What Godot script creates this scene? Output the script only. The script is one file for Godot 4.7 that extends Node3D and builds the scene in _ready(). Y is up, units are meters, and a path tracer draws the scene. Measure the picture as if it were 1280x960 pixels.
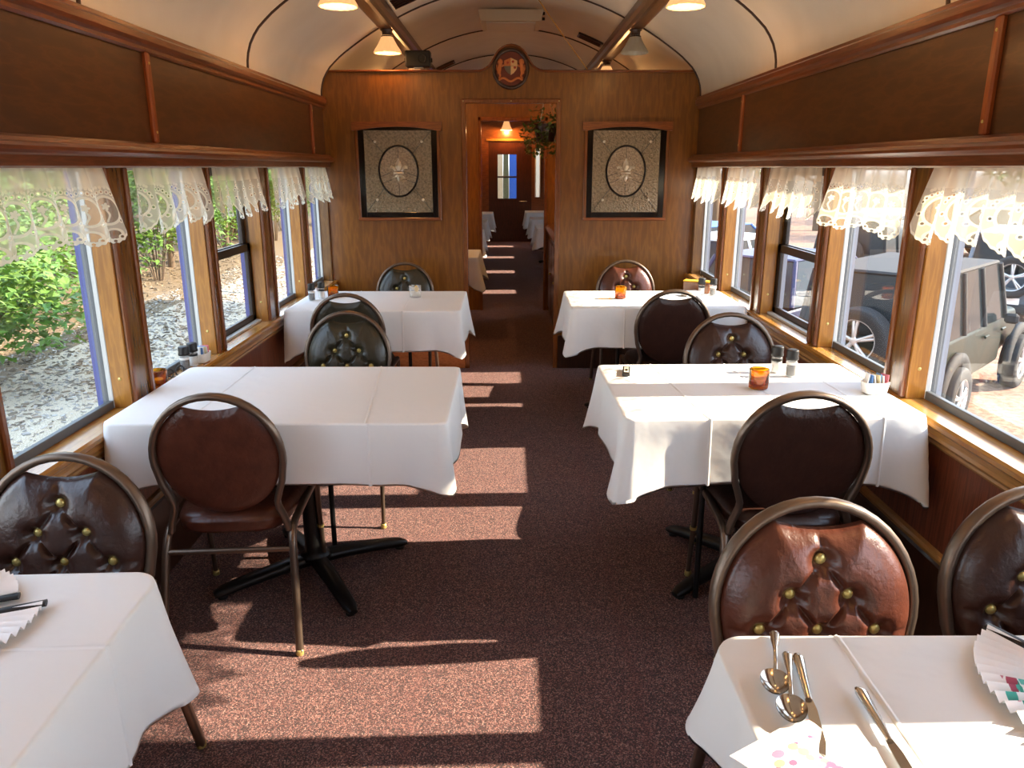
extends Node3D
# A dining car: two rows of white tables under lace-hung windows, a panelled end wall and the next room seen through its doorway.

const WALL := 1.40        # inner face of the side walls, metres from the middle of the car
const GLASS := 1.492      # plane of the panes
const OUT := 1.530        # outer skin
const Z_BACK := 3.30      # wall behind the camera
const Z_END := -6.05      # panelled end wall
const Z_FAR := -17.05     # far end of the next room
const BELT := 1.570       # underside of the belt rail (top of the windows)
const SILL_L := 0.717
const SILL_R := 0.772
const TAB_L := 0.755
const TAB_R := 0.790
const GROUND := -1.40
const BAY := 1.66

# ------------------------------------------------------------------ mesh builder
class MB:
	var v := PackedVector3Array()
	var n := PackedVector3Array()
	var t := PackedVector2Array()
	var ix := PackedInt32Array()
	var xf := Transform3D()

	func poly(pts: Array, away: Vector3, uv: Array = []) -> void:
		# flat convex polygon, its front turned away from the point given
		var a: Vector3 = xf * pts[0]
		var c := Vector3.ZERO
		for p in pts: c += xf * p
		c /= pts.size()
		var nn := Vector3.ZERO
		for i in pts.size():
			var p0: Vector3 = xf * pts[i]
			var p1: Vector3 = xf * pts[(i + 1) % pts.size()]
			nn += (p0 - c).cross(p1 - c)
		nn = nn.normalized()
		var turn := nn.dot(c - xf * away) < 0.0
		if turn: nn = -nn
		var b := v.size()
		for i in pts.size():
			v.append(xf * pts[i]); n.append(nn)
			t.append(uv[i] if uv.size() > i else Vector2.ZERO)
		for i in range(1, pts.size() - 1):
			if turn: ix.append_array([b, b + i, b + i + 1])
			else: ix.append_array([b, b + i + 1, b + i])

	func box(c: Vector3, s: Vector3, bev := 0.0) -> void:
		var h := s * 0.5
		var k := minf(bev, minf(h.x, minf(h.y, h.z)) * 0.9)
		if k <= 0.0:
			for ax in 3:
				for sg in [-1.0, 1.0]:
					var q := []
					for uvp in [[-1, -1], [1, -1], [1, 1], [-1, 1]]:
						var p := Vector3.ZERO
						p[ax] = sg * h[ax]; p[(ax + 1) % 3] = uvp[0] * h[(ax + 1) % 3]; p[(ax + 2) % 3] = uvp[1] * h[(ax + 2) % 3]
						q.append(c + p)
					poly(q, c)
			return
		for ax in 3:
			var a1 := (ax + 1) % 3
			var a2 := (ax + 2) % 3
			for sg in [-1.0, 1.0]:
				var q := []
				for uvp in [[-1, -1], [1, -1], [1, 1], [-1, 1]]:
					var p := Vector3.ZERO
					p[ax] = sg * h[ax]; p[a1] = uvp[0] * (h[a1] - k); p[a2] = uvp[1] * (h[a2] - k)
					q.append(c + p)
				poly(q, c)
			for s1 in [-1.0, 1.0]:
				for s2 in [-1.0, 1.0]:
					var q := []
					for e in [[-1, 0], [1, 0], [1, 1], [-1, 1]]:
						var p := Vector3.ZERO
						p[ax] = e[0] * (h[ax] - k)
						p[a1] = s1 * (h[a1] if e[1] == 0 else h[a1] - k)
						p[a2] = s2 * (h[a2] - k if e[1] == 0 else h[a2])
						q.append(c + p)
					poly(q, c)
		for sx in [-1.0, 1.0]:
			for sy in [-1.0, 1.0]:
				for sz in [-1.0, 1.0]:
					poly([c + Vector3(sx * h.x, sy * (h.y - k), sz * (h.z - k)), c + Vector3(sx * (h.x - k), sy * h.y, sz * (h.z - k)), c + Vector3(sx * (h.x - k), sy * (h.y - k), sz * h.z)], c)

	func span(a: Vector3, b: Vector3, bev := 0.0) -> void:
		box((a + b) * 0.5, (b - a).abs(), bev)

	func grid(rows: Array, wrap_c := false, wrap_r := false, uvs: Array = [], outward := 0) -> void:
		# smooth sheet through rows of points; outward 0 turns it away from its middle
		var R := rows.size()
		var C: int = rows[0].size()
		var b := v.size()
		var pts := PackedVector3Array()
		var mid := Vector3.ZERO
		for r in R:
			for c in C:
				var p: Vector3 = xf * rows[r][c]
				pts.append(p); mid += p
		mid /= pts.size()
		var acc := PackedVector3Array()
		acc.resize(pts.size())
		var tri := PackedInt32Array()
		var vol := 0.0
		for r in (R if wrap_r else R - 1):
			var r2 := (r + 1) % R
			for c in (C if wrap_c else C - 1):
				var c2 := (c + 1) % C
				var i0 := r * C + c
				var i1 := r * C + c2
				var i2 := r2 * C + c2
				var i3 := r2 * C + c
				for q in [[i0, i1, i2], [i0, i2, i3]]:
					var f: Vector3 = (pts[q[2]] - pts[q[0]]).cross(pts[q[1]] - pts[q[0]])
					vol += f.dot(pts[q[0]] - mid)
					acc[q[0]] += f; acc[q[1]] += f; acc[q[2]] += f
					tri.append(q[0]); tri.append(q[1]); tri.append(q[2])
		var flip := (vol < 0.0) if outward == 0 else (outward < 0)
		for i in pts.size():
			v.append(pts[i])
			var nn := acc[i].normalized()
			n.append(-nn if flip else nn)
			t.append(uvs[i] if uvs.size() > i else Vector2.ZERO)
		for i in range(0, tri.size(), 3):
			if flip: ix.append_array([b + tri[i], b + tri[i + 2], b + tri[i + 1]])
			else: ix.append_array([b + tri[i], b + tri[i + 1], b + tri[i + 2]])

	func tube(path: Array, rad, sides := 10, closed := false, sx := 1.0, sy := 1.0, hint := Vector3.UP, square := false) -> void:
		var N := path.size()
		var rows := []
		var up := hint
		for i in N:
			var a: Vector3 = path[(i - 1 + N) % N] if (closed or i > 0) else path[i]
			var c: Vector3 = path[(i + 1) % N] if (closed or i < N - 1) else path[i]
			var d := (c - a).normalized()
			var sd := d.cross(up)
			if sd.length() < 0.01: sd = d.cross(Vector3(0.3, 0.2, 1))
			sd = sd.normalized()
			up = sd.cross(d).normalized()
			var rr: float = rad[i] if rad is Array else rad
			var row := []
			for k in sides:
				var an := TAU * (k + 0.5) / sides
				var cx := cos(an)
				var cy := sin(an)
				if square:
					var m := pow(pow(absf(cx), 5.0) + pow(absf(cy), 5.0), -0.2)
					cx *= m; cy *= m
				row.append(path[i] + (sd * cx * sx + up * cy * sy) * rr)
			rows.append(row)
		if not closed:
			for e in 2:
				var at: Vector3 = path[0] if e == 0 else path[N - 1]
				var other: Vector3 = path[1] if e == 0 else path[N - 2]
				var src: Array = rows[0] if e == 0 else rows[N - 1]
				poly(src, other if other != at else at + Vector3.UP)
		grid(rows, true, closed)

	func lathe(prof: Array, segs := 24, c := Vector3.ZERO, flute := 0.0, flutes := 0) -> void:
		# prof: [radius, height] pairs; sharp where a radius repeats twice
		var rows := []
		for p in prof:
			var row := []
			for k in segs:
				var an := TAU * k / segs
				var rr: float = p[0] * (1.0 + flute * cos(an * flutes))
				row.append(c + Vector3(cos(an) * rr, p[1], sin(an) * rr))
			rows.append(row)
		grid(rows, true)

	func disc(c: Vector3, axis: Vector3, rad: float, segs := 20) -> void:
		var a := axis.normalized()
		var s := a.cross(Vector3.UP if absf(a.y) < 0.9 else Vector3.RIGHT).normalized()
		var u := s.cross(a)
		var q := []
		for k in segs:
			var an := TAU * k / segs
			q.append(c + (s * cos(an) + u * sin(an)) * rad)
		poly(q, c - a)

	func prism(outline: PackedVector2Array, z0: float, z1: float, uvrect := Rect2()) -> void:
		# outline in x, y pushed along z; flat sides
		var tri := Geometry2D.triangulate_polygon(outline)
		var cen := Vector2.ZERO
		for p in outline: cen += p
		cen /= outline.size()
		var area := 0.0
		for i in outline.size():
			area += outline[i].cross(outline[(i + 1) % outline.size()])
		for e in 2:
			var z := z0 if e == 0 else z1
			var o := z1 if e == 0 else z0
			for i in range(0, tri.size(), 3):
				var q := []
				var w := []
				for k in 3:
					var p := outline[tri[i + k]]
					q.append(Vector3(p.x, p.y, z))
					w.append(Vector2((p.x - uvrect.position.x) / uvrect.size.x, 1.0 - (p.y - uvrect.position.y) / uvrect.size.y) if uvrect.size.x > 0 else Vector2.ZERO)
				var m := (outline[tri[i]] + outline[tri[i + 1]] + outline[tri[i + 2]]) / 3.0
				poly(q, Vector3(m.x, m.y, o), w)
		for i in outline.size():
			var a := outline[i]
			var b := outline[(i + 1) % outline.size()]
			var nn := Vector2(b.y - a.y, a.x - b.x) * (1.0 if area > 0 else -1.0)
			var m := (a + b) * 0.5 - nn
			poly([Vector3(a.x, a.y, z0), Vector3(b.x, b.y, z0), Vector3(b.x, b.y, z1), Vector3(a.x, a.y, z1)], Vector3(m.x, m.y, (z0 + z1) * 0.5))

	func ball(c: Vector3, r: Vector3, segs := 14, rings := 8) -> void:
		var rows := []
		for i in rings + 1:
			var ph := PI * i / rings
			var row := []
			for k in segs:
				var an := TAU * k / segs
				row.append(c + Vector3(cos(an) * sin(ph) * r.x, cos(ph) * r.y, sin(an) * sin(ph) * r.z))
			rows.append(row)
		grid(rows, true)

	func mesh() -> ArrayMesh:
		var a := []
		a.resize(Mesh.ARRAY_MAX)
		a[Mesh.ARRAY_VERTEX] = v
		a[Mesh.ARRAY_NORMAL] = n
		a[Mesh.ARRAY_TEX_UV] = t
		a[Mesh.ARRAY_INDEX] = ix
		var m := ArrayMesh.new()
		m.add_surface_from_arrays(Mesh.PRIMITIVE_TRIANGLES, a)
		return m

# ------------------------------------------------------------------ naming and grouping
var counts := {}
var M := {}
var rng := RandomNumberGenerator.new()

func numbered(called: String) -> String:
	var k: int = counts.get(called, 0)
	counts[called] = k + 1
	return called if k == 0 else "%s_%03d" % [called, k]

func tag(o: Node3D, label: String, category: String, group := "", kind := "") -> Node3D:
	o.set_meta("label", label)
	o.set_meta("category", category)
	if group: o.set_meta("group", group)
	if kind: o.set_meta("kind", kind)
	return o

func thing(called: String, label: String, category: String, at := Vector3.ZERO, turn := 0.0, group := "", kind := "") -> Node3D:
	var o := Node3D.new()
	o.name = numbered(called)
	add_child(o)
	o.position = at
	o.rotation.y = turn
	return tag(o, label, category, group, kind)

func put(called: String, mb, m: Material, parent: Node) -> MeshInstance3D:
	var o := MeshInstance3D.new()
	o.name = called
	o.mesh = mb.mesh() if mb is MB else mb
	o.material_override = m
	o.cast_shadow = GeometryInstance3D.SHADOW_CASTING_SETTING_ON
	parent.add_child(o, true)
	return o

func dup(o: Node3D, called: String, label: String, at: Vector3, turn := 0.0) -> Node3D:
	var c: Node3D = o.duplicate()
	c.name = numbered(called)
	add_child(c)
	c.position = at
	c.rotation.y = turn
	c.set_meta("label", label)
	return c

# ------------------------------------------------------------------ textures and materials
func noise_tex(freq: float, ramp: Array, size := 512, kind := FastNoiseLite.TYPE_SIMPLEX_SMOOTH, octaves := 4, sd := 1, normal := false, bump := 4.0) -> NoiseTexture2D:
	var f := FastNoiseLite.new()
	f.noise_type = kind
	f.frequency = freq
	f.seed = sd
	f.fractal_octaves = octaves
	if kind == FastNoiseLite.TYPE_CELLULAR:
		f.cellular_return_type = FastNoiseLite.RETURN_CELL_VALUE
	var t := NoiseTexture2D.new()
	t.width = size
	t.height = size
	t.seamless = true
	t.noise = f
	if normal:
		t.as_normal_map = true
		t.bump_strength = bump
	elif ramp.size() > 0:
		var g := Gradient.new()
		var off := PackedFloat32Array()
		var col := PackedColorArray()
		for r in ramp:
			off.append(r[0]); col.append(r[1])
		g.offsets = off
		g.colors = col
		t.color_ramp = g
	return t

func mat(albedo: Color, rough := 0.6, metal := 0.0) -> StandardMaterial3D:
	var m := StandardMaterial3D.new()
	m.albedo_color = albedo
	m.roughness = rough
	m.metallic = metal
	return m

func tri(m: StandardMaterial3D, sc: Vector3, world := true) -> StandardMaterial3D:
	m.uv1_triplanar = true
	m.uv1_world_triplanar = world
	m.uv1_scale = sc
	return m

func c8(r: float, g: float, b: float) -> Color:
	return Color(r / 255.0, g / 255.0, b / 255.0)

func wood(dark: Color, light: Color, rough: float, sc: Vector3, sd: int, coat := 0.25) -> StandardMaterial3D:
	var m := mat(Color.WHITE, rough)
	m.albedo_texture = noise_tex(0.012, [[0.0, dark], [0.42, dark.lerp(light, 0.45)], [0.55, light], [0.68, dark.lerp(light, 0.6)], [1.0, dark]], 512, FastNoiseLite.TYPE_SIMPLEX_SMOOTH, 5, sd)
	tri(m, sc)
	m.clearcoat_enabled = coat > 0.0
	m.clearcoat = coat
	m.clearcoat_roughness = 0.18
	return m

func glass(c: Color, alpha: float) -> StandardMaterial3D:
	var m := mat(Color(c.r, c.g, c.b, alpha), 0.02)
	m.transparency = BaseMaterial3D.TRANSPARENCY_ALPHA
	return m

func glow(c: Color, e: Color, energy: float) -> StandardMaterial3D:
	var m := mat(c, 0.35)
	m.emission_enabled = true
	m.emission = e
	m.emission_energy_multiplier = energy
	return m

func materials() -> void:
	var V := Vector3(5.0, 0.55, 5.0)      # grain runs upright
	var H := Vector3(5.0, 7.0, 0.5)       # grain runs along the car
	var X := Vector3(0.5, 7.0, 5.0)       # grain runs across the car
	M.veneer = wood(c8(106, 62, 15), c8(134, 84, 24), 0.34, Vector3(2.4, 0.35, 2.4), 3, 0.3)
	M.veneer_dark = wood(c8(66, 38, 17), c8(90, 53, 24), 0.36, Vector3(0.5, 2.2, 0.5), 4, 0.45)
	M.rail = wood(c8(92, 46, 22), c8(126, 66, 33), 0.28, H, 5, 0.5)
	M.rail_x = wood(c8(110, 56, 22), c8(146, 80, 34), 0.3, X, 6, 0.4)
	M.batten = wood(c8(126, 62, 28), c8(158, 86, 42), 0.3, V, 7, 0.4)
	M.post = wood(c8(92, 60, 22), c8(122, 82, 32), 0.26, V, 8, 0.5)  # darker than the jamb wood: shade on the post faces is in the colour
	M.jamb = wood(c8(146, 94, 30), c8(176, 120, 44), 0.32, V, 9, 0.4)
	M.mould = wood(c8(104, 56, 24), c8(132, 76, 34), 0.26, V, 10, 0.5)
	M.dado = wood(c8(84, 40, 24), c8(132, 70, 44), 0.42, Vector3(9.0, 0.5, 9.0), 11, 0.15)
	M.sill = wood(c8(156, 104, 42), c8(186, 132, 60), 0.24, H, 12, 0.6)
	M.sill_mould = wood(c8(150, 104, 52), c8(186, 136, 76), 0.35, H, 13, 0.3)
	M.beam = wood(c8(76, 44, 28), c8(104, 62, 40), 0.32, H, 14, 0.4)
	M.kick = wood(c8(178, 96, 42), c8(206, 122, 60), 0.4, Vector3(2.0, 6.0, 2.0), 15, 0.2)  # brown wood with the glow of bounced sunlight painted into its colour
	M.walnut = wood(c8(44, 24, 14), c8(66, 37, 20), 0.3, V, 16, 0.4)
	M.door = wood(c8(60, 26, 12), c8(84, 38, 18), 0.3, V, 17, 0.4)
	M.seam = mat(c8(58, 40, 32), 0.45)
	# painted ceiling boards, faintly brushed
	M.ceiling = mat(Color.WHITE, 0.5)
	M.ceiling.albedo_texture = noise_tex(0.02, [[0.0, c8(220, 213, 200)], [1.0, c8(230, 224, 212)]], 256, FastNoiseLite.TYPE_SIMPLEX_SMOOTH, 3, 21)
	tri(M.ceiling, Vector3(0.7, 0.7, 0.7))
	# carpet: maroon loops flecked with rose and grey
	M.carpet = mat(Color.WHITE, 0.96)
	M.carpet.albedo_texture = noise_tex(0.20, [[0.0, c8(40, 20, 20)], [0.30, c8(66, 34, 33)], [0.5, c8(96, 52, 48)], [0.64, c8(124, 76, 68)], [0.8, c8(172, 124, 110)], [0.9, c8(100, 66, 66)], [1.0, c8(196, 158, 142)]], 1024, FastNoiseLite.TYPE_CELLULAR, 1, 31)
	M.carpet.heightmap_enabled = true
	M.carpet.heightmap_texture = noise_tex(0.22, [], 1024, FastNoiseLite.TYPE_SIMPLEX, 2, 32)
	M.carpet.heightmap_scale = 0.5
	tri(M.carpet, Vector3(1.45, 1.45, 1.45))
	M.carpet.rim_enabled = true
	M.carpet.rim = 0.25
	# cloth
	M.cloth = mat(c8(235, 237, 236), 0.85)
	M.cloth.heightmap_enabled = true
	M.cloth.heightmap_texture = noise_tex(0.012, [], 512, FastNoiseLite.TYPE_SIMPLEX_SMOOTH, 3, 41)
	M.cloth.heightmap_scale = 0.12
	tri(M.cloth, Vector3(1.6, 1.6, 1.6))
	M.cloth.backlight_enabled = true
	M.cloth.backlight = Color(0.22, 0.22, 0.22)
	# vinyl and chair metal
	for k in [["vinyl_brown", c8(92, 50, 36), c8(70, 37, 27)], ["vinyl_dark", c8(62, 38, 30), c8(48, 29, 24)], ["vinyl_green_reflect", c8(56, 52, 38), c8(42, 40, 30)]]:  # the olive one is dark vinyl with greenish reflections painted in
		var m := mat(Color.WHITE, 0.3)
		m.albedo_texture = noise_tex(0.02, [[0.0, k[2]], [1.0, k[1]]], 256, FastNoiseLite.TYPE_SIMPLEX_SMOOTH, 3, 51)
		m.heightmap_enabled = true
		m.heightmap_texture = M.leather_relief if M.has("leather_relief") else noise_tex(0.03, [], 512, FastNoiseLite.TYPE_CELLULAR, 2, 52)
		tri(m, Vector3(3.2, 3.2, 3.2), false)
		m.heightmap_enabled = false
		m.normal_enabled = true
		if not M.has("leather_normal"):
			M.leather_normal = leather_normal()
		m.normal_texture = M.leather_normal
		m.normal_scale = 0.75
		M[k[0]] = m
	M.bronze = mat(c8(116, 100, 87), 0.36, 0.8)
	M.brass = mat(c8(206, 188, 116), 0.3, 0.6)
	M.iron = mat(c8(24, 25, 26), 0.4, 0.2)
	M.steel = mat(c8(205, 204, 200), 0.16, 1.0)
	M.black = mat(c8(13, 13, 14), 0.45)
	M.rubber = mat(c8(26, 26, 27), 0.8)
	M.board = mat(c8(96, 72, 50), 0.6)
	# glass
	M.pane = glass(c8(190, 200, 200), 0.035)
	M.amber = mat(Color(0.93, 0.62, 0.10, 0.0), 0.03)
	M.amber.transparency = BaseMaterial3D.TRANSPARENCY_ALPHA
	M.amber.refraction_enabled = true
	M.amber.refraction_scale = 0.05
	M.amber_rim = mat(c8(196, 112, 16), 0.12)
	M.clear = glass(c8(235, 238, 238), 0.18)
	M.alu = mat(c8(196, 200, 198), 0.4, 0.3)
	M.alu_dark = mat(c8(92, 96, 98), 0.45, 0.3)
	M.sash_black = mat(c8(34, 27, 24), 0.35)
	M.blue = mat(c8(62, 76, 136), 0.5)
	M.grey_skin = mat(c8(132, 138, 148), 0.5)
	M.white = mat(c8(230, 228, 222), 0.6)
	M.cream = mat(c8(226, 218, 196), 0.5)
	M.porcelain = mat(c8(232, 230, 222), 0.25)
	M.pepper = mat(c8(70, 66, 62), 0.8)
	M.salt = mat(c8(226, 224, 218), 0.8)
	M.paper = mat(c8(240, 238, 236), 0.8)
	M.yellow = mat(c8(226, 180, 40), 0.6)
	M.shade_lit = glow(c8(236, 206, 170), c8(255, 184, 116), 0.34)
	M.shade_off = mat(c8(196, 192, 176), 0.3)
	M.bulb = glow(c8(255, 235, 200), c8(255, 208, 140), 1.2)
	M.lace = lace_material()

func leather_normal() -> NoiseTexture2D:
	var f := FastNoiseLite.new()
	f.noise_type = FastNoiseLite.TYPE_CELLULAR
	f.cellular_return_type = FastNoiseLite.RETURN_DISTANCE2_SUB
	f.frequency = 0.022
	f.fractal_octaves = 3
	f.domain_warp_enabled = true
	f.domain_warp_amplitude = 22.0
	f.domain_warp_frequency = 0.02
	f.seed = 53
	var t := NoiseTexture2D.new()
	t.width = 512
	t.height = 512
	t.seamless = true
	t.as_normal_map = true
	t.bump_strength = 3.0
	t.noise = f
	return t

func lace_material() -> StandardMaterial3D:
	# one scallop of lace, 0.125 m wide and 0.245 m high: sheer heading, net, worked motifs, scalloped hem
	var W := 256
	var Hh := 512
	var im := Image.create(W, Hh, false, Image.FORMAT_RGBA8)
	var rings := []
	for k in 9:
		var a := PI * (0.08 + 0.105 * k)
		rings.append([0.5 + 0.40 * cos(a), 0.47 - 0.25 * sin(a) * 0.62, 0.035])
	for k in [[0.24, 0.70], [0.76, 0.70], [0.36, 0.90], [0.64, 0.90], [0.5, 0.945], [0.12, 0.58], [0.88, 0.58]]:
		rings.append([k[0], k[1], 0.04])
	for y in Hh:
		for x in W:
			var u := (x + 0.5) / W
			var w := (y + 0.5) / Hh
			var a := 0.0
			var hem := 0.70 + 0.27 * pow(sin(u * PI), 0.75) + 0.007 * cos(u * TAU * 9.0)
			if w < hem:
				var net := 0.46
				if (x + y) % 6 < 2 or (x - y + 1200) % 6 < 2: net = 0.68
				a = net
				if w < 0.26: a = 0.76 + 0.10 * sin(u * TAU * 2.0)
				var dx := (u - 0.5) * 0.51      # in units of the height
				var o := sqrt(pow(dx / 0.165, 2.0) + pow((w - 0.55) / 0.185, 2.0))
				if o < 0.86 and w > 0.26: a = 0.26 if ((x + y) % 6 != 0) else 0.5
				if absf(o - 0.95) < 0.09 and w > 0.28: a = 0.96
				var o2 := sqrt(pow(dx / 0.13, 2.0) + pow((w - 0.86) / 0.10, 2.0))
				if o2 < 0.55: a = 0.2
				if absf(o2 - 0.7) < 0.13: a = 0.94
				if hem - w < 0.035: a = 0.97
				var fx := dx
				var fy := w - 0.50
				var fr := sqrt(fx * fx + fy * fy)
				var pet := 0.05 * (0.55 + 0.45 * absf(cos(2.5 * atan2(fy, fx))))
				if fr < pet: a = 0.98
				if absf(dx - 0.02 * sin((w - 0.55) * 30.0)) < 0.012 and w > 0.54 and w < 0.70: a = 0.9
				for q in rings:
					var d := sqrt(pow((u - q[0]) * 0.51, 2.0) + pow(w - q[1], 2.0))
					if d < q[2] * 0.85:
						a = 0.95 if d > q[2] * 0.42 else 0.12
				for m in 7:
					var aa := PI * (0.1 + 0.8 * m / 6.0)
					var ex := dx - 0.15 * cos(aa)
					var ey := w - (0.30 - 0.04 * sin(aa))
					if ex * ex + ey * ey < 0.0005: a = maxf(a, 0.9)
			im.set_pixel(x, y, Color(0.93, 0.92, 0.87, a))
	var m := mat(Color.WHITE, 0.9)
	m.albedo_texture = ImageTexture.create_from_image(im)
	m.transparency = BaseMaterial3D.TRANSPARENCY_ALPHA
	m.cull_mode = BaseMaterial3D.CULL_DISABLED
	m.backlight_enabled = true
	m.backlight = Color(0.8, 0.8, 0.76)
	return m

# ------------------------------------------------------------------ the car itself
func win_list(s: int) -> Array:
	# openings of one side wall, nearest the end wall first: [near z, far z, black sash?]
	var base := [[-5.371, -6.021, false], [-4.553, -5.215, false], [-3.661, -4.375, true], [-2.875, -3.564, false]] if s < 0 else [[-5.268, -5.976, false], [-4.451, -5.131, false], [-3.555, -4.299, true], [-2.789, -3.457, false]]
	var o := base.duplicate()
	var a: Array = base[2]
	var b: Array = base[3]
	for k in range(1, 5):
		var d := 1.66 * k
		if a[0] + d < Z_BACK - 0.1: o.append([a[0] + d, a[1] + d, false])
		if b[0] + d < Z_BACK - 0.1: o.append([b[0] + d - (0.045 if s > 0 else 0.0), b[1] + d, false])
	return o

func far_list() -> Array:
	var o := []
	for k in 5:
		var z := -7.9 - 2.0 * k
		o.append([z, z - 0.34, false])
	return o

func strip(prof: PackedVector2Array, s: int, z0: float, z1: float) -> MB:
	# moulding profile given as (distance from the middle, height), run along the car
	var mb := MB.new()
	var p := PackedVector2Array()
	for q in prof: p.append(Vector2(q.x * s, q.y))
	mb.prism(p, z0, z1)
	return mb

func pv(a: Array) -> PackedVector2Array:
	var p := PackedVector2Array()
	for i in range(0, a.size(), 2): p.append(Vector2(a[i], a[i + 1]))
	return p

func side_wall(s: int) -> void:
	var nm := "wall_left" if s < 0 else "wall_right"
	var side := "forest" if s < 0 else "car park"
	var sill := SILL_L if s < 0 else SILL_R
	var w := thing(nm, "panelled side wall with window posts facing the %s" % side, "wall", Vector3.ZERO, 0.0, "", "structure")
	var X := func(x): return x * s
	var zs := [Z_FAR, Z_BACK]
	# outer shell, painted blue
	var mb := MB.new()
	mb.span(Vector3(X.call(1.41), -0.35, Z_FAR), Vector3(X.call(OUT), sill - 0.012, Z_BACK))
	mb.span(Vector3(X.call(1.41), BELT + 0.012, Z_FAR), Vector3(X.call(OUT), 2.16, Z_BACK))
	put("outer_skin", mb, M.blue if s < 0 else M.grey_skin, w)
	# dado boards, one to each half bay
	var z := Z_BACK
	while z > Z_FAR + 0.1:
		var z2 := maxf(z - 0.83, Z_FAR)
		mb = MB.new()
		mb.span(Vector3(X.call(WALL), 0.30, z2 + 0.001), Vector3(X.call(1.415), sill - 0.03, z - 0.001), 0.0015)
		put("dado_panel", mb, M.dado, w)
		z = z2
	put("dado_batten", strip(pv([1.40, 0.318, 1.382, 0.322, 1.380, 0.335, 1.386, 0.345, 1.40, 0.35]), s, Z_FAR, Z_BACK), M.sill_mould, w)
	put("kick_board", strip(pv([1.415, 0.0, 1.385, 0.0, 1.385, 0.305, 1.392, 0.318, 1.415, 0.318]), s, Z_FAR, Z_BACK), M.walnut, w)
	put("window_ledge", strip(pv([1.50, sill - 0.03, 1.374, sill - 0.03, 1.366, sill - 0.022, 1.366, sill - 0.008, 1.374, sill, 1.50, sill]), s, Z_FAR, Z_BACK), M.sill, w)
	put("ledge_moulding", strip(pv([1.41, sill - 0.092, 1.392, sill - 0.092, 1.388, sill - 0.084, 1.392, sill - 0.076, 1.384, sill - 0.072, 1.378, sill - 0.062, 1.384, sill - 0.052, 1.376, sill - 0.048, 1.374, sill - 0.03, 1.41, sill - 0.03]), s, Z_FAR, Z_BACK), M.sill_mould, w)
	# belt rail over the windows, frieze and cornice
	put("belt_board", strip(pv([1.50, 1.568, 1.372, 1.568, 1.366, 1.574, 1.366, 1.604, 1.41, 1.604, 1.50, 1.60]), s, Z_FAR, Z_BACK), M.rail, w)
	put("belt_rail", strip(pv([1.41, 1.604, 1.352, 1.604, 1.340, 1.609, 1.334, 1.618, 1.334, 1.628, 1.341, 1.637, 1.354, 1.641, 1.358, 1.652, 1.376, 1.660, 1.41, 1.662]), s, Z_FAR, Z_BACK), M.rail, w)
	var cz := -5.66 if s < 0 else -4.91
	var bats := []
	for k in range(-5, 5):
		var q := cz + 2.515 * k
		if q > Z_FAR + 0.2 and q < Z_BACK - 0.2: bats.append(q)
	bats.append(Z_BACK)
	bats.push_front(Z_FAR)
	for k in bats.size() - 1:
		mb = MB.new()
		mb.span(Vector3(X.call(WALL), 1.655, bats[k] + 0.001), Vector3(X.call(1.42), 2.0, bats[k + 1] - 0.001))
		put("frieze_panel", mb, M.veneer_dark, w)
	for k in range(1, bats.size() - 1):
		mb = MB.new()
		mb.span(Vector3(X.call(1.383), 1.66, bats[k] - 0.018), Vector3(X.call(1.405), 1.99, bats[k] + 0.018), 0.006)
		var bt := put("frieze_batten", mb, M.batten, w)
		for yy in [1.70, 1.95]:
			var sc := MB.new()
			sc.ball(Vector3(X.call(1.383), yy, bats[k]), Vector3(0.003, 0.0055, 0.0055), 8, 4)
			put("screw", sc, M.brass, bt)
	put("cornice", strip(pv([1.42, 1.985, 1.392, 1.985, 1.384, 1.992, 1.384, 2.004, 1.372, 2.012, 1.366, 2.024, 1.366, 2.046, 1.374, 2.054, 1.374, 2.066, 1.392, 2.074, 1.42, 2.074]), s, Z_FAR, Z_BACK), M.rail, w)
	# posts between the openings
	var wins := win_list(s)
	var all: Array = far_list()
	all.reverse()
	for q in wins: all.append(q)
	# sort from the far end to the back of the car
	all.sort_custom(func(a, b): return a[1] < b[1])
	var edges := [Z_FAR]
	for q in all:
		edges.append(q[1]); edges.append(q[0])
	edges.append(Z_BACK)
	for k in range(0, edges.size(), 2):
		var a: float = edges[k]
		var b: float = edges[k + 1]
		if b - a < 0.005: continue
		var near: bool = a > -6.4 and b < -1.0
		mb = MB.new()
		mb.span(Vector3(X.call(GLASS + 0.016), sill - 0.02, a - 0.005), Vector3(X.call(OUT), BELT + 0.02, b + 0.005))
		put("outer_post", mb, M.blue if s < 0 else M.grey_skin, w)
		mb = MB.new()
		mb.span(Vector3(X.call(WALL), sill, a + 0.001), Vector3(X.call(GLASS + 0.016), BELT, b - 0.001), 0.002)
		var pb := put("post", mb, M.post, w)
		if not near: continue
		for e in 2:
			var zz: float = b - 0.013 if e == 0 else a + 0.013
			mb = MB.new()
			mb.span(Vector3(X.call(1.388), sill, zz - 0.013), Vector3(X.call(1.405), BELT, zz + 0.013), 0.005)
			put("edge_moulding", mb, M.mould, pb)
			mb = MB.new()
			var zj: float = b + 0.003 if e == 0 else a - 0.003
			mb.span(Vector3(X.call(1.403), sill, zj - 0.006), Vector3(X.call(1.470), BELT, zj + 0.006), 0.002)
			put("jamb", mb, M.jamb, pb)
			if e == 0:
				var sc := MB.new()
				sc.ball(Vector3(X.call(1.436), sill + 0.11, zj + 0.007), Vector3(0.007, 0.007, 0.003), 10, 4)
				put("screw", sc, M.brass, pb)
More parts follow.
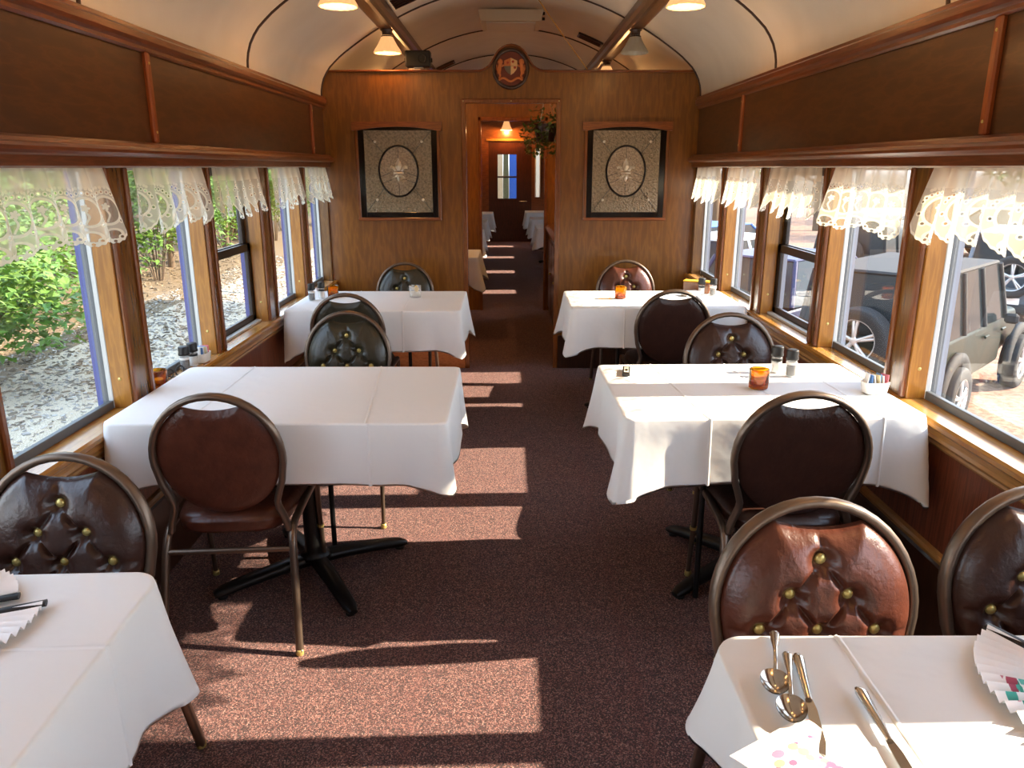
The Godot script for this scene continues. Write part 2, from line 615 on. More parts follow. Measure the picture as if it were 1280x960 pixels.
	# windows
	var names := ["next to the panelled end wall", "second from the panelled end wall", "third from the panelled end wall", "fourth from the panelled end wall", "fifth from the panelled end wall", "sixth from the panelled end wall", "seventh from the panelled end wall", "eighth from the panelled end wall", "ninth from the panelled end wall", "tenth from the panelled end wall", "eleventh from the panelled end wall", "twelfth from the panelled end wall"]
	for k in wins.size():
		one_window(s, sill, wins[k][0], wins[k][1], wins[k][2], ("black double-hung sash window on the %s side, %s" if wins[k][2] else "fixed window on the %s side, %s") % [side, names[k]])
		if k < 6: valance(s, wins[k][0], wins[k][1], k, "gathered white lace valance over the %s side window %s" % [side, names[k]])
	var f := far_list()
	for k in f.size():
		one_window(s, sill, f[k][0], f[k][1], false, "plain window on the %s side of the room beyond the doorway" % side, "windows of the room beyond the doorway, %s side" % side)

var win_no := 0
func one_window(s: int, sill: float, za: float, zb: float, sash: bool, label: String, group := "") -> void:
	win_no += 1
	var w := thing("window_%d" % win_no, label, "window", Vector3(GLASS * s, sill, (za + zb) * 0.5), 0.0, group, "structure")
	var hw := (za - zb) * 0.5
	var hh := BELT - sill
	if not sash:
		for e in 4:
			var mb := MB.new()
			var md := MB.new()
			if e < 2:
				var sg := 1.0 if e == 0 else -1.0
				mb.span(Vector3(-0.024 * s, 0.0, sg * hw), Vector3(-0.006 * s, hh, sg * (hw - 0.012)), 0.002)
				md.span(Vector3(-0.006 * s, 0.0, sg * hw), Vector3(0.016 * s, hh, sg * (hw - 0.009)))
			else:
				var y0 := 0.0 if e == 2 else hh
				var y1 := 0.030 if e == 2 else hh - 0.012
				mb.span(Vector3(-0.024 * s, y0, -hw + 0.012), Vector3(-0.006 * s, y1, hw - 0.012), 0.002)
				md.span(Vector3(-0.006 * s, y0, -hw + 0.009), Vector3(0.016 * s, y1 * 0.6 + y0 * 0.4, hw - 0.009))
			var fr := put("frame", mb, M.alu if e != 2 else M.alu_dark, w)
			put("channel", md, M.alu_dark, fr)
		var g := MB.new()
		g.box(Vector3(0, hh * 0.5, 0), Vector3(0.001, hh, hw * 2.0))
		put("pane", sheet(0.0, hh, hw), M.pane, w)
	else:
		var mid := 1.14 - sill
		for e in 2:
			var y0 := 0.0 if e == 0 else mid - 0.02
			var y1 := mid + 0.02 if e == 0 else hh
			var off := -0.008 * s if e == 0 else 0.012 * s
			var mb := MB.new()
			mb.span(Vector3(off - 0.01, y0, -hw), Vector3(off + 0.01, y0 + 0.045, hw), 0.003)
			mb.span(Vector3(off - 0.01, y1 - 0.042, -hw), Vector3(off + 0.01, y1, hw), 0.003)
			for sg in [-1.0, 1.0]:
				mb.span(Vector3(off - 0.01, y0, sg * hw), Vector3(off + 0.01, y1, sg * (hw - 0.05)), 0.003)
			var fr := put("sash", mb, M.sash_black, w)
			put("pane", sheet(y0 + 0.02, y1 - 0.02, hw - 0.03, off), M.pane, fr)
		var st := MB.new()
		st.span(Vector3(-0.05 * s, 0.0, -hw), Vector3(-0.02 * s, 0.014, hw), 0.003)
		put("stool", st, M.alu, w)

func sheet(y0: float, y1: float, hw: float, x := 0.0) -> MB:
	var g := MB.new()
	g.poly([Vector3(x, y0, -hw), Vector3(x, y1, -hw), Vector3(x, y1, hw), Vector3(x, y0, hw)], Vector3(x - 1.0, 0, 0))
	return g

func valance(s: int, za: float, zb: float, k: int, label: String) -> void:
	var o := thing("lace_valance", label, "valance", Vector3(1.384 * s, 0, 0), 0.0, "lace valances over the windows")
	rng.seed = 700 + k * 7 + s
	var rows := []
	var uvs := []
	var R := 16
	var C := 110
	var ph := rng.randf() * TAU
	var wid := za - zb
	var reps := roundf(wid * 1.12 / 0.145)
	for r in R:
		var f := float(r) / (R - 1)
		var row := []
		for c in C:
			var u := float(c) / (C - 1)
			var z := lerpf(za + 0.050 * f - 0.020, zb - 0.050 * f + 0.020, u)
			var wav := sin(u * TAU * reps + ph) * (0.007 + 0.017 * f) + sin(u * TAU * reps * 0.43 + ph * 2.0) * 0.008 * f
			var zz := z + cos(u * TAU * reps + ph) * 0.020 * f
			row.append(Vector3((wav + 0.026 * f) * -s + 0.004 * s, 1.572 - 0.25 * f + 0.012 * f * sin(u * TAU * 1.5 + ph), zz))
			uvs.append(Vector2(u * reps, f))
		rows.append(row)
	var mb := MB.new()
	mb.grid(rows, false, false, uvs, 1)
	put("lace", mb, M.lace, o)
	var rod := MB.new()
	rod.tube([Vector3(0, 1.572, za + 0.01), Vector3(0, 1.572, zb - 0.01)], 0.004, 8)
	put("rod", rod, M.white, o)

func cove(s: int) -> PackedVector2Array:
	return pv([1.400 * s, 2.070, 1.398 * s, 2.11, 1.391 * s, 2.15, 1.376 * s, 2.195, 1.352 * s, 2.238, 1.325 * s, 2.275, 1.291 * s, 2.308, 1.25 * s, 2.345, 1.201 * s, 2.382, 1.14 * s, 2.424, 1.07 * s, 2.470, 1.0 * s, 2.512, 0.94 * s, 2.546])

func crown() -> PackedVector2Array:
	var p := PackedVector2Array()
	for k in 25:
		var x := -0.86 + 1.72 * k / 24.0
		p.append(Vector2(x, 2.585 + 0.215 * (1.0 - pow(absf(x) / 0.86, 2.1))))
	return p

func vault(line: PackedVector2Array, z0: float, z1: float, th: float) -> MB:
	var rows := []
	for k in line.size():
		rows.append([Vector3(line[k].x, line[k].y, z0), Vector3(line[k].x, line[k].y, z1)])
	var mb := MB.new()
	mb.grid(rows, false, false, [], 1)
	rows = []
	for k in line.size():
		rows.append([Vector3(line[k].x, line[k].y + th, z0), Vector3(line[k].x, line[k].y + th, z1)])
	mb.grid(rows, false, false, [], 1)
	for z in [z0, z1]:
		for k in line.size() - 1:
			mb.poly([Vector3(line[k].x, line[k].y, z), Vector3(line[k + 1].x, line[k + 1].y, z), Vector3(line[k + 1].x, line[k + 1].y + th, z), Vector3(line[k].x, line[k].y + th, z)], Vector3(line[k].x, line[k].y, (z0 + z1) * 0.5))
	return mb

func ceiling() -> void:
	var c := thing("ceiling", "arched cream ceiling of curved boards with thin dark seams", "ceiling", Vector3.ZERO, 0.0, "", "structure")
	var seams := []
	var z := -6.03 + BAY * 5
	while z > Z_FAR:
		seams.append(z); z -= BAY
	var ends := [Z_BACK]
	ends.append_array(seams)
	ends.append(Z_FAR)
	for k in ends.size() - 1:
		if ends[k] - ends[k + 1] < 0.02: continue
		for pc in [cove(-1), crown(), cove(1)]:
			put("ceiling_panel", vault(pc, ends[k] - 0.002, ends[k + 1] + 0.002, 0.008), M.ceiling, c)
	for q in seams:
		for pc in [cove(-1), crown(), cove(1)]:
			var path := []
			for p in pc: path.append(Vector3(p.x, p.y - 0.001, q))
			var mb := MB.new()
			mb.tube(path, 0.0095, 6, false, 1.0, 1.0, Vector3(0, 0, 1))
			put("seam_strip", mb, M.seam, c)
	for s in [-1, 1]:
		var mb := strip(pv([0.815, 2.66, 0.815, 2.560, 0.835, 2.545, 0.845, 2.520, 0.862, 2.512, 0.925, 2.512, 0.942, 2.520, 0.952, 2.545, 0.975, 2.556, 0.975, 2.66]), s, Z_FAR, Z_BACK)
		put("beam", mb, M.beam, c)
		# hatch grilles let into the arch beside the beam
	var roof := thing("roof", "outer roof of the dining car above the boards", "roof", Vector3.ZERO, 0.0, "", "structure")
	var ln := PackedVector2Array()
	for k in 33:
		var a := PI * k / 32.0
		ln.append(Vector2(-cos(a) * 1.56, 2.10 + pow(sin(a), 0.8) * 0.86))
	put("roof_skin", vault(ln, Z_BACK + 0.1, Z_FAR - 0.3, 0.02), M.blue, roof)
	for q in [[-0.30, -5.25, 0.62, 0.62], [0.52, -6.95, 0.16, 0.40], [-0.42, -7.35, 0.18, 0.42]]:
		grille(q[0], q[1], q[2], q[3])

func grille(x: float, z: float, w: float, d: float) -> void:
	pass

func crown_y(x: float) -> float:
	return 2.585 + 0.215 * (1.0 - pow(absf(x) / 0.86, 2.1))

func end_wall() -> void:
	var w := thing("wall_front", "golden brown veneered end wall with an arched crest and open doorway", "wall", Vector3(0, 0, Z_END), 0.0, "", "structure")
	var arch := pv([0.0, 2.426, 0.03, 2.422, 0.06, 2.409, 0.086, 2.390, 0.108, 2.364, 0.126, 2.335, 0.142, 2.308, 0.160, 2.285, 0.182, 2.268, 0.208, 2.256, 0.24, 2.250, 0.34, 2.248])
	for s in [-1, 1]:
		var mb := MB.new()
		mb.prism(pv([0.36 * s, 0.0, 1.42 * s, 0.0, 1.42 * s, 2.07, 1.398 * s, 2.11, 1.385 * s, 2.17, 1.352 * s, 2.236, 1.347 * s, 2.248, 0.36 * s, 2.248]), -0.05, 0.0)
		put("veneer_panel", mb, M.veneer, w)
	var top := PackedVector2Array()
	for k in range(arch.size() - 1, -1, -1): top.append(Vector2(-arch[k].x, arch[k].y))
	for k in range(1, arch.size()): top.append(arch[k])
	var over := top.duplicate()
	over.append_array(pv([0.36, 2.248, 0.36, 2.04, -0.36, 2.04, -0.36, 2.248]))
	var mb := MB.new()
	mb.prism(over, -0.05, 0.0)
	put("veneer_panel", mb, M.veneer, w)
	# capping strip following the top edge
	var path := [Vector3(-1.345, 2.248, -0.02)]
	for p in top: path.append(Vector3(p.x, p.y, -0.02))
	path.append(Vector3(1.345, 2.248, -0.02))
	mb = MB.new()
	mb.tube(path, 0.022, 8, false, 0.45, 1.9, Vector3(0, 0, 1), true)
	put("capping", mb, M.rail_x, w)
	for x in [-1.25, -0.95, -0.62, -0.30, 0.30, 0.62, 0.95, 1.25]:
		var sc := MB.new()
		sc.ball(Vector3(x, 2.25, 0.018), Vector3(0.005, 0.005, 0.003), 8, 4)
		put("screw", sc, M.brass, w)
	# doorway casing
	for q in [[-0.372, 0.0, -0.337, 2.056], [0.337, 0.0, 0.372, 2.056]]:
		mb = MB.new()
		mb.span(Vector3(q[0], q[1], -0.05), Vector3(q[2], q[3], 0.012), 0.004)
		put("casing", mb, M.mould, w)
	mb = MB.new()
	mb.span(Vector3(-0.372, 2.026, -0.05), Vector3(0.372, 2.056, 0.013), 0.004)
	put("casing", mb, M.mould, w)
	for x in [-0.355, 0.0, 0.355]:
		var sc := MB.new()
		sc.ball(Vector3(x, 2.041, 0.013), Vector3(0.005, 0.005, 0.003), 8, 4)
		put("screw", sc, M.brass, w)
	# low panels; bounced sunlight is painted orange into the forest-side one
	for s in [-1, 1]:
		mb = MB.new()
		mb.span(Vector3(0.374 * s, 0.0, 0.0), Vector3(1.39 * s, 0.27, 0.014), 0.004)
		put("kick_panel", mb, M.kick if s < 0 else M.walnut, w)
	crest()
	leaded(-0.852, "leaded glass panel with fleur-de-lis, black border, on the forest side of the doorway")
	leaded(0.868, "leaded glass panel with fleur-de-lis, black border, on the car park side of the doorway")

func crest() -> void:
	var o := thing("crest_medallion", "round carved coat of arms above the doorway", "medallion", Vector3(-0.003, 2.262, Z_END + 0.001))
	var mb := MB.new()
	var path := []
	for k in 40:
		var a := TAU * k / 40.0
		path.append(Vector3(cos(a) * 0.123, sin(a) * 0.130, 0.010))
	mb.tube(path, 0.014, 8, true, 1.0, 1.0, Vector3(0, 0, 1))
	put("rim", mb, M.walnut, o)
	mb = MB.new()
	var ov := PackedVector2Array()
	for k in 40:
		var a := TAU * k / 40.0
		ov.append(Vector2(cos(a) * 0.120, sin(a) * 0.127))
	mb.prism(ov, 0.0, 0.010)
	put("field", mb, mat(c8(112, 46, 28), 0.4), o)
	var gold := mat(c8(206, 120, 62), 0.45, 0.2)
	var red := mat(c8(176, 66, 36), 0.5)
	var grey := mat(c8(120, 104, 82), 0.5)
	var pale := mat(c8(224, 178, 120), 0.5)
	mb = MB.new()
	mb.prism(pv([-0.048, 0.055, 0.0, 0.075, 0.0, 0.02, -0.048, 0.02]), 0.01, 0.020)
	put("shield_quarter", mb, gold, o)
	mb = MB.new()
	mb.prism(pv([0.0, 0.075, 0.048, 0.055, 0.048, 0.02, 0.0, 0.02]), 0.01, 0.020)
	put("shield_quarter", mb, pale, o)
	mb = MB.new()
	mb.prism(pv([-0.048, 0.018, 0.0, 0.018, 0.0, -0.042, -0.022, -0.028, -0.042, -0.004]), 0.01, 0.020)
	put("shield_quarter", mb, grey, o)
	mb = MB.new()
	mb.prism(pv([0.0, 0.018, 0.048, 0.018, 0.042, -0.004, 0.022, -0.028, 0.0, -0.042]), 0.01, 0.020)
	put("shield_quarter", mb, pale, o)
	for q in [[0.016, 0.048], [0.030, 0.008], [-0.022, 0.042]]:
		mb = MB.new()
		mb.ball(Vector3(q[0], q[1], 0.021), Vector3(0.010, 0.009, 0.004), 10, 5)
		put("charge", mb, red, o)
	for s in [-1.0, 1.0]:
		mb = MB.new()
		mb.ball(Vector3(0.078 * s, 0.048, 0.013), Vector3(0.020, 0.021, 0.012), 12, 6)      # head
		mb.tube([Vector3(0.075 * s, 0.036, 0.013), Vector3(0.084 * s, 0.0, 0.013), Vector3(0.086 * s, -0.034, 0.013)], [0.014, 0.017, 0.013], 8)
		mb.tube([Vector3(0.080 * s, 0.020, 0.016), Vector3(0.062 * s, 0.018, 0.018), Vector3(0.050 * s, 0.026, 0.018)], [0.009, 0.007, 0.006], 6)
		mb.tube([Vector3(0.084 * s, -0.026, 0.013), Vector3(0.076 * s, -0.048, 0.014), Vector3(0.086 * s, -0.066, 0.014)], [0.010, 0.008, 0.007], 6)
		mb.tube([Vector3(0.088 * s, -0.022, 0.013), Vector3(0.104 * s, 0.0, 0.013), Vector3(0.102 * s, 0.028, 0.013)], [0.005, 0.005, 0.004], 6)
		put("supporter", mb, gold, o)
	mb = MB.new()
	var rb := []
	for k in 15:
		var f := k / 14.0 * 2.0 - 1.0
		rb.append(Vector3(f * 0.088, -0.074 - 0.012 * cos(f * 5.0), 0.016))
	mb.tube(rb, 0.009, 6, false, 1.0, 0.6, Vector3(0, 0, 1))
	put("scroll", mb, gold, o)

func leaded(cx: float, label: String) -> void:
	var o := thing("leaded_panel", label, "glass panel", Vector3(cx, 1.52, Z_END + 0.001), 0.0, "leaded glass panels flanking the doorway")
	var mb := MB.new()
	# header with arched underside
	var hd := pv([-0.335, 0.375, 0.335, 0.375, 0.335, 0.312])
	for k in 13:
		var f := 1.0 - k / 6.0
		hd.append(Vector2(f * 0.30, 0.312 + 0.028 * (1.0 - f * f)))
	hd.append(Vector2(-0.335, 0.312))
	mb.prism(hd, 0.0, 0.035)
	put("header", mb, M.rail_x, o)
	for s in [-1.0, 1.0]:
		mb = MB.new()
		mb.span(Vector3(0.295 * s, -0.345, 0.0), Vector3(0.318 * s, 0.33, 0.022), 0.004)
		put("stile", mb, M.mould, o)
	mb = MB.new()
	mb.span(Vector3(-0.318, -0.345, 0.0), Vector3(0.318, -0.322, 0.024), 0.004)
	put("bottom_rail", mb, M.rail_x, o)
	# dark border strips
	for q in [[-0.297, -0.324, -0.252, 0.345], [0.252, -0.324, 0.297, 0.345], [-0.252, -0.324, 0.252, -0.282], [-0.252, 0.315, 0.252, 0.345]]:
		mb = MB.new()
		mb.span(Vector3(q[0], q[1], 0.0), Vector3(q[2] - 0.001, q[3] - 0.001, 0.008), 0.002)
		put("border_strip", mb, M.dark_glass, o)
	mb = MB.new()
	mb.span(Vector3(-0.252, -0.282, 0.0), Vector3(0.252, 0.315, 0.006))
	put("pane", mb, M.hammered, o)
	# oval ring
	mb = MB.new()
	var path := []
	for k in 48:
		var a := TAU * k / 48.0
		path.append(Vector3(cos(a) * 0.147, sin(a) * 0.185 + 0.02, 0.007))
	mb.tube(path, 0.008, 6, true, 1.0, 1.0, Vector3(0, 0, 1))
	put("oval_ring", mb, M.dark_glass, o)
	mb = MB.new()
	var ov := PackedVector2Array()
	for k in 48:
		var a := TAU * k / 48.0
		ov.append(Vector2(cos(a) * 0.146, sin(a) * 0.184 + 0.02))
	mb.prism(ov, 0.006, 0.0072)
	put("oval_pane", mb, M.hammered_pale, o)
	# lead cames
	for q in [[0.0, 0.115, 0.0, 0.20], [0.0, -0.075, 0.0, -0.16], [-0.06, 0.01, -0.142, -0.02], [0.06, 0.01, 0.142, -0.02], [-0.05, -0.04, -0.13, -0.07], [0.05, -0.04, 0.13, -0.07], [-0.11, -0.10, -0.25, -0.28], [0.11, -0.10, 0.25, -0.28], [-0.11, 0.15, -0.25, 0.31], [0.11, 0.15, 0.25, 0.31]]:
		mb = MB.new()
		mb.tube([Vector3(q[0], q[1], 0.0075), Vector3((q[0] + q[2]) * 0.5 , (q[1] + q[3]) * 0.5, 0.0075), Vector3(q[2], q[3], 0.0075)], 0.0022, 6)
		put("lead_came", mb, M.lead, o)
	for q in [[-0.17, 0.235], [0.18, 0.235], [-0.17, -0.19], [0.18, -0.19]]:
		mb = MB.new()
		mb.ball(Vector3(q[0], q[1], 0.008), Vector3(0.011, 0.011, 0.009), 10, 6)
		put("glass_jewel", mb, M.bevel, o)
	# fleur-de-lis of bevelled pieces
	var petal := func(pts: Array, h: float):
		var b := MB.new()
		var cc := Vector3.ZERO
		for p in pts: cc += Vector3(p[0], p[1], 0)
		cc = cc / pts.size() + Vector3(0, 0, 0.008 + h)
		for i in pts.size():
			var p0: Array = pts[i]
			var p1: Array = pts[(i + 1) % pts.size()]
			b.poly([Vector3(p0[0], p0[1], 0.008), Vector3(p1[0], p1[1], 0.008), cc], Vector3(0, 0, -1))
		put("bevelled_petal", b, M.bevel, o)
	petal.call([[0.0, 0.118], [0.018, 0.085], [0.024, 0.055], [0.010, 0.024], [-0.010, 0.024], [-0.024, 0.055], [-0.018, 0.085]], 0.012)
	for s in [-1.0, 1.0]:
		petal.call([[0.014 * s, 0.024], [0.030 * s, 0.052], [0.052 * s, 0.064], [0.068 * s, 0.054], [0.068 * s, 0.038], [0.054 * s, 0.044], [0.040 * s, 0.034], [0.030 * s, 0.018]], 0.010)
		petal.call([[0.010 * s, -0.004], [0.036 * s, -0.014], [0.050 * s, -0.030], [0.034 * s, -0.030], [0.016 * s, -0.022]], 0.008)
	petal.call([[-0.038, 0.014], [0.038, 0.014], [0.038, 0.0], [-0.038, 0.0]], 0.006)
	petal.call([[-0.012, -0.006], [0.012, -0.006], [0.014, -0.034], [0.0, -0.058], [-0.014, -0.034]], 0.010)

func shell() -> void:
	M.dark_glass = mat(c8(14, 13, 15), 0.12)
	M.lead = mat(c8(40, 38, 36), 0.5, 0.4)
	M.bevel = mat(c8(214, 206, 188), 0.12, 0.25)
	for k in [["hammered", c8(166, 152, 128), 61], ["hammered_pale", c8(186, 170, 148), 62]]:
		var m := mat(Color.WHITE, 0.26, 0.6)
		m.albedo_texture = noise_tex(0.035, [[0.0, k[1].darkened(0.30)], [0.4, k[1].darkened(0.12)], [0.6, k[1].darkened(0.04)], [1.0, k[1]]], 256, FastNoiseLite.TYPE_SIMPLEX_SMOOTH, 3, k[2] + 5)
		m.normal_enabled = true
		m.normal_texture = noise_tex(0.05, [], 256, FastNoiseLite.TYPE_SIMPLEX_SMOOTH, 2, k[2], true, 8.0)
		m.normal_scale = 1.0
		tri(m, Vector3(5, 5, 5))
		M[k[0]] = m
	var f := thing("floor", "maroon carpet flecked with rose and grey running down the aisle", "carpet", Vector3.ZERO, 0.0, "", "structure")
	var mb := MB.new()
	mb.span(Vector3(-OUT, -0.12, Z_FAR - 0.2), Vector3(OUT, 0.0, Z_BACK))
	put("carpet", mb, M.carpet, f)
	side_wall(-1)
	side_wall(1)
	ceiling()
	end_wall()
	var b := thing("wall_back", "veneered wall closing the dining car opposite the crested end wall", "wall", Vector3.ZERO, 0.0, "", "structure")
	mb = MB.new()
	mb.span(Vector3(-OUT, -0.1, Z_BACK), Vector3(OUT, 2.98, Z_BACK + 0.06))
	put("veneer_panel", mb, M.veneer, b)

# ------------------------------------------------------------------ chairs
const BUTTONS := [[0.0, 0.788], [-0.058, 0.716], [0.058, 0.716], [-0.116, 0.643], [0.0, 0.643], [0.116, 0.643], [-0.058, 0.570], [0.058, 0.570]]
const CREASES := [[0, 1], [0, 2], [1, 3], [1, 4], [2, 4], [2, 5], [3, 6], [4, 6], [4, 7], [5, 7]]

func back_z(y: float) -> float:
	return -0.165 - 0.075 * clampf((y - 0.42) / 0.48, 0.0, 1.0)

func back_rim(an: float) -> Vector2:
	# outline of the padded back about its middle (0, 0.665), with the hand hold cut from the top
	var x := cos(an) * 0.193
	var y := sin(an) * (0.203 if sin(an) > 0 else 0.205) + 0.012
	if y > 0.10 and absf(x) < 0.094:
		y = minf(y, 0.178 + 0.016 * pow(absf(x) / 0.094, 2.0))
	return Vector2(x, y)

func seg_d(p: Vector2, a: Vector2, b: Vector2) -> float:
	var t := clampf((p - a).dot(b - a) / (b - a).length_squared(), 0.0, 1.0)
	return p.distance_to(a + (b - a) * t)

func chair_meshes() -> Dictionary:
	var D := {}
	# front of the back: deep-buttoned pad
	var rows := []
	var rings := 46
	var segs := 132
	var bt := []
	for q in BUTTONS: bt.append(Vector2(q[0], q[1]))
	for r in rings + 1:
		var f := float(r) / rings
		var row := []
		for k in segs:
			var an := TAU * k / segs
			var rim := back_rim(an)
			var p := Vector2(rim.x * f, rim.y * f + 0.665)
			var h := 0.052 * pow(maxf(0.0, 1.0 - pow(f, 5.0)), 0.6)
			if f < 0.995:
				var dent := 0.0
				for b in bt:
					var d2 := p.distance_squared_to(b)
					dent = maxf(dent, 0.036 * exp(-d2 / 0.00046))
				for cr in CREASES:
					var d := seg_d(p, bt[cr[0]], bt[cr[1]])
					dent = maxf(dent, 0.018 * exp(-pow(d / 0.0068, 2.0)))
				dent = maxf(dent, 0.013 * exp(-pow(seg_d(p, bt[0], Vector2(0, 0.845)) / 0.008, 2.0)))
				for e in [[3, -0.19, 0.643], [5, 0.19, 0.643], [6, -0.10, 0.50], [7, 0.10, 0.50]]:
					dent = maxf(dent, 0.008 * exp(-pow(seg_d(p, bt[e[0]], Vector2(e[1], e[2])) / 0.007, 2.0)))
				h -= dent * clampf((1.0 - f) * 9.0, 0.0, 1.0)
			row.append(Vector3(p.x, p.y, back_z(p.y) + 0.004 + h))
		rows.append(row)
	var mb := MB.new()
	mb.grid(rows, true, false, [], 0)
	# plain back of the pad
	rows = []
	for r in 11:
		var f := r / 10.0
		var row := []
		for k in segs:
			var rim := back_rim(TAU * k / segs)
			var y := rim.y * f + 0.665
			row.append(Vector3(rim.x * f, y, back_z(y) + 0.004 - 0.016 * pow(maxf(0.0, 1.0 - pow(f, 6.0)), 0.5)))
		rows.append(row)
	mb.grid(rows, true, false, [], 0)
	D.pad = mb.mesh()
	var b1 := MB.new()
	b1.ball(Vector3.ZERO, Vector3(0.0122, 0.0122, 0.008), 14, 6)
	D.button = b1.mesh()
	# seat: rounded cushion with a welt
	mb = MB.new()
	rows = []
	for q in [[0.0, 0.480], [0.5, 0.479], [0.85, 0.472], [0.96, 0.462], [1.0, 0.447], [1.012, 0.442], [1.0, 0.437], [0.99, 0.415], [0.94, 0.402], [0.0, 0.400]]:
		var row := []
		for k in 64:
			var an := TAU * k / 64.0
			var cx := cos(an)
			var cz := sin(an)
			var m := pow(pow(absf(cx), 5.0) + pow(absf(cz), 5.0), -0.2)
			var zz: float = cz * m * 0.215 * q[0] + 0.025
			row.append(Vector3(cx * m * 0.205 * q[0] * (1.0 - 0.16 * clampf((0.1 - zz) / 0.3, 0.0, 1.0)), q[1], zz))
		rows.append(row)
	mb.grid(rows, true)
	D.seat = mb.mesh()
	# back hoop
	var path := []
	for q in [[0.192, 0.405], [0.182, 0.45], [0.168, 0.49], [0.166, 0.515], [0.176, 0.55], [0.190, 0.59]]:
		path.append(Vector3(-q[0], q[1], back_z(q[1])))
	for k in 25:
		var an := PI * (1.08 - 1.16 * k / 24.0)
		var p := Vector2(cos(an) * 0.202, 0.680 + sin(an) * 0.212)
		path.append(Vector3(p.x, p.y, back_z(p.y)))
	for q in [[0.190, 0.59], [0.176, 0.55], [0.166, 0.515], [0.168, 0.49], [0.182, 0.45], [0.192, 0.405]]:
		path.append(Vector3(q[0], q[1], back_z(q[1])))
	mb = MB.new()
	mb.tube(path, 0.0125, 10, false, 0.85, 1.25, Vector3(0, 0, 1), true)
	D.hoop = mb.mesh()
	for s in [-1.0, 1.0]:
		mb = MB.new()
		mb.tube([Vector3(0.222 * s, 0.012, -0.285), Vector3(0.214 * s, 0.2, -0.232), Vector3(0.207 * s, 0.34, -0.196), Vector3(0.204 * s, 0.385, -0.178), Vector3(0.203 * s, 0.408, -0.15), Vector3(0.204 * s, 0.418, -0.10), Vector3(0.208 * s, 0.424, 0.05), Vector3(0.212 * s, 0.426, 0.19), Vector3(0.211 * s, 0.418, 0.215)], 0.0125, 10, false, 1.0, 1.0, Vector3(0, 0, 1), true)
		D["rear%d" % int(s)] = mb.mesh()
		mb = MB.new()
		mb.tube([Vector3(0.211 * s, 0.42, 0.208), Vector3(0.213 * s, 0.40, 0.216), Vector3(0.214 * s, 0.24, 0.236), Vector3(0.217 * s, 0.012, 0.268)], [0.012, 0.0115, 0.0105, 0.009], 10)
		D["front%d" % int(s)] = mb.mesh()
		mb = MB.new()
		mb.tube([Vector3(0.2142 * s, 0.225, 0.238), Vector3(0.2144 * s, 0.213, 0.2396)], 0.0135, 10)
		D["ring%d" % int(s)] = mb.mesh()
	mb = MB.new()
	mb.lathe([[0.0, 0.022], [0.012, 0.022], [0.0135, 0.015], [0.0135, 0.003], [0.011, 0.0], [0.0, 0.0]], 12)
	D.foot = mb.mesh()
	mb = MB.new()
	mb.tube([Vector3(-0.207, 0.345, -0.195), Vector3(0.207, 0.345, -0.195)], 0.009, 8, false, 1.0, 1.0, Vector3.UP, true)
	D.bar = mb.mesh()
	return D

func chair(D: Dictionary, label: String, vinyl: Material, at: Vector3, turn: float, group: String, size := 1.0) -> Node3D:
	var t := thing("dining_chair", label, "chair", at, turn, group)
	t.scale = Vector3.ONE * size
	var pad := put("backrest", D.pad, vinyl, t)
	for q in BUTTONS:
		var b := put("button", D.button, M.brass, pad)
		b.position = Vector3(q[0], q[1], back_z(q[1]) + 0.024)
	put("seat", D.seat, vinyl, t)
	put("back_hoop", D.hoop, M.bronze, t)
	for s in [-1, 1]:
		var r := put("leg", D["rear%d" % s], M.bronze, t)
		var ft := put("foot", D.foot, M.brass, r)
		ft.position = Vector3(0.222 * s, 0, -0.285)
		r = put("leg", D["front%d" % s], M.bronze, t)
		put("collar", D["ring%d" % s], M.brass, r)
		ft = put("foot", D.foot, M.brass, r)
		ft.position = Vector3(0.217 * s, 0, 0.268)
	put("stretcher", D.bar, M.bronze, t)
	return t

func chairs() -> void:
	var D := chair_meshes()
	var g := "padded banquet chairs at the tables"
	chair(D, "brown vinyl chair, plain back out, drawn up to the forest-side table without a centrepiece", M.vinyl_brown, Vector3(-0.957, 0, -2.505), PI + 0.06, g)
	chair(D, "dark brown buttoned chair behind the small forest-side table with paper fans", M.vinyl_dark, Vector3(-1.10, 0, -1.52), 0.02, g)
	chair(D, "worn reddish-brown buttoned chair in sunlight behind the table with spoons", M.vinyl_brown, Vector3(0.614, 0, -1.205), 0.0, g, 1.02)
	chair(D, "brown buttoned chair by the wall, facing the black-handled paper fan", M.vinyl_dark, Vector3(1.125, 0, -1.27), -0.05, g, 1.02)
	chair(D, "dark brown chair, plain back out, in front of the table with the sugar caddy", M.vinyl_dark, Vector3(0.905, 0, -2.465), PI - 0.04, g, 1.02)
	chair(D, "dark buttoned chair with greenish reflections in its colour between the two longer forest-side tables, facing away from the end wall", M.vinyl_green_reflect, Vector3(-0.802, 0, -3.44), 0.0, g)
	chair(D, "dark chair with greenish reflections in its colour, plain back out, at the forest-side table nearest the end wall", M.vinyl_green_reflect, Vector3(-0.925, 0, -4.46), PI, g)
	chair(D, "dark brown chair, plain back out, at the car-park-side table nearest the end wall", M.vinyl_dark, Vector3(0.905, 0, -4.47), PI, g, 1.02)
	chair(D, "grey-brown buttoned chair beside the salt and pepper mills, car park side", M.vinyl_dark, Vector3(1.01, 0, -3.29), -0.03, g, 1.02)
	chair(D, "dark buttoned chair with greenish reflections in its colour against the end wall under the leaded panel, forest side", M.vinyl_green_reflect, Vector3(-0.78, 0, -5.42), 0.0, g)
	chair(D, "sunlit brown buttoned chair against the end wall under the leaded panel, car park side", M.vinyl_brown, Vector3(0.835, 0, -5.40), 0.0, g, 1.02)

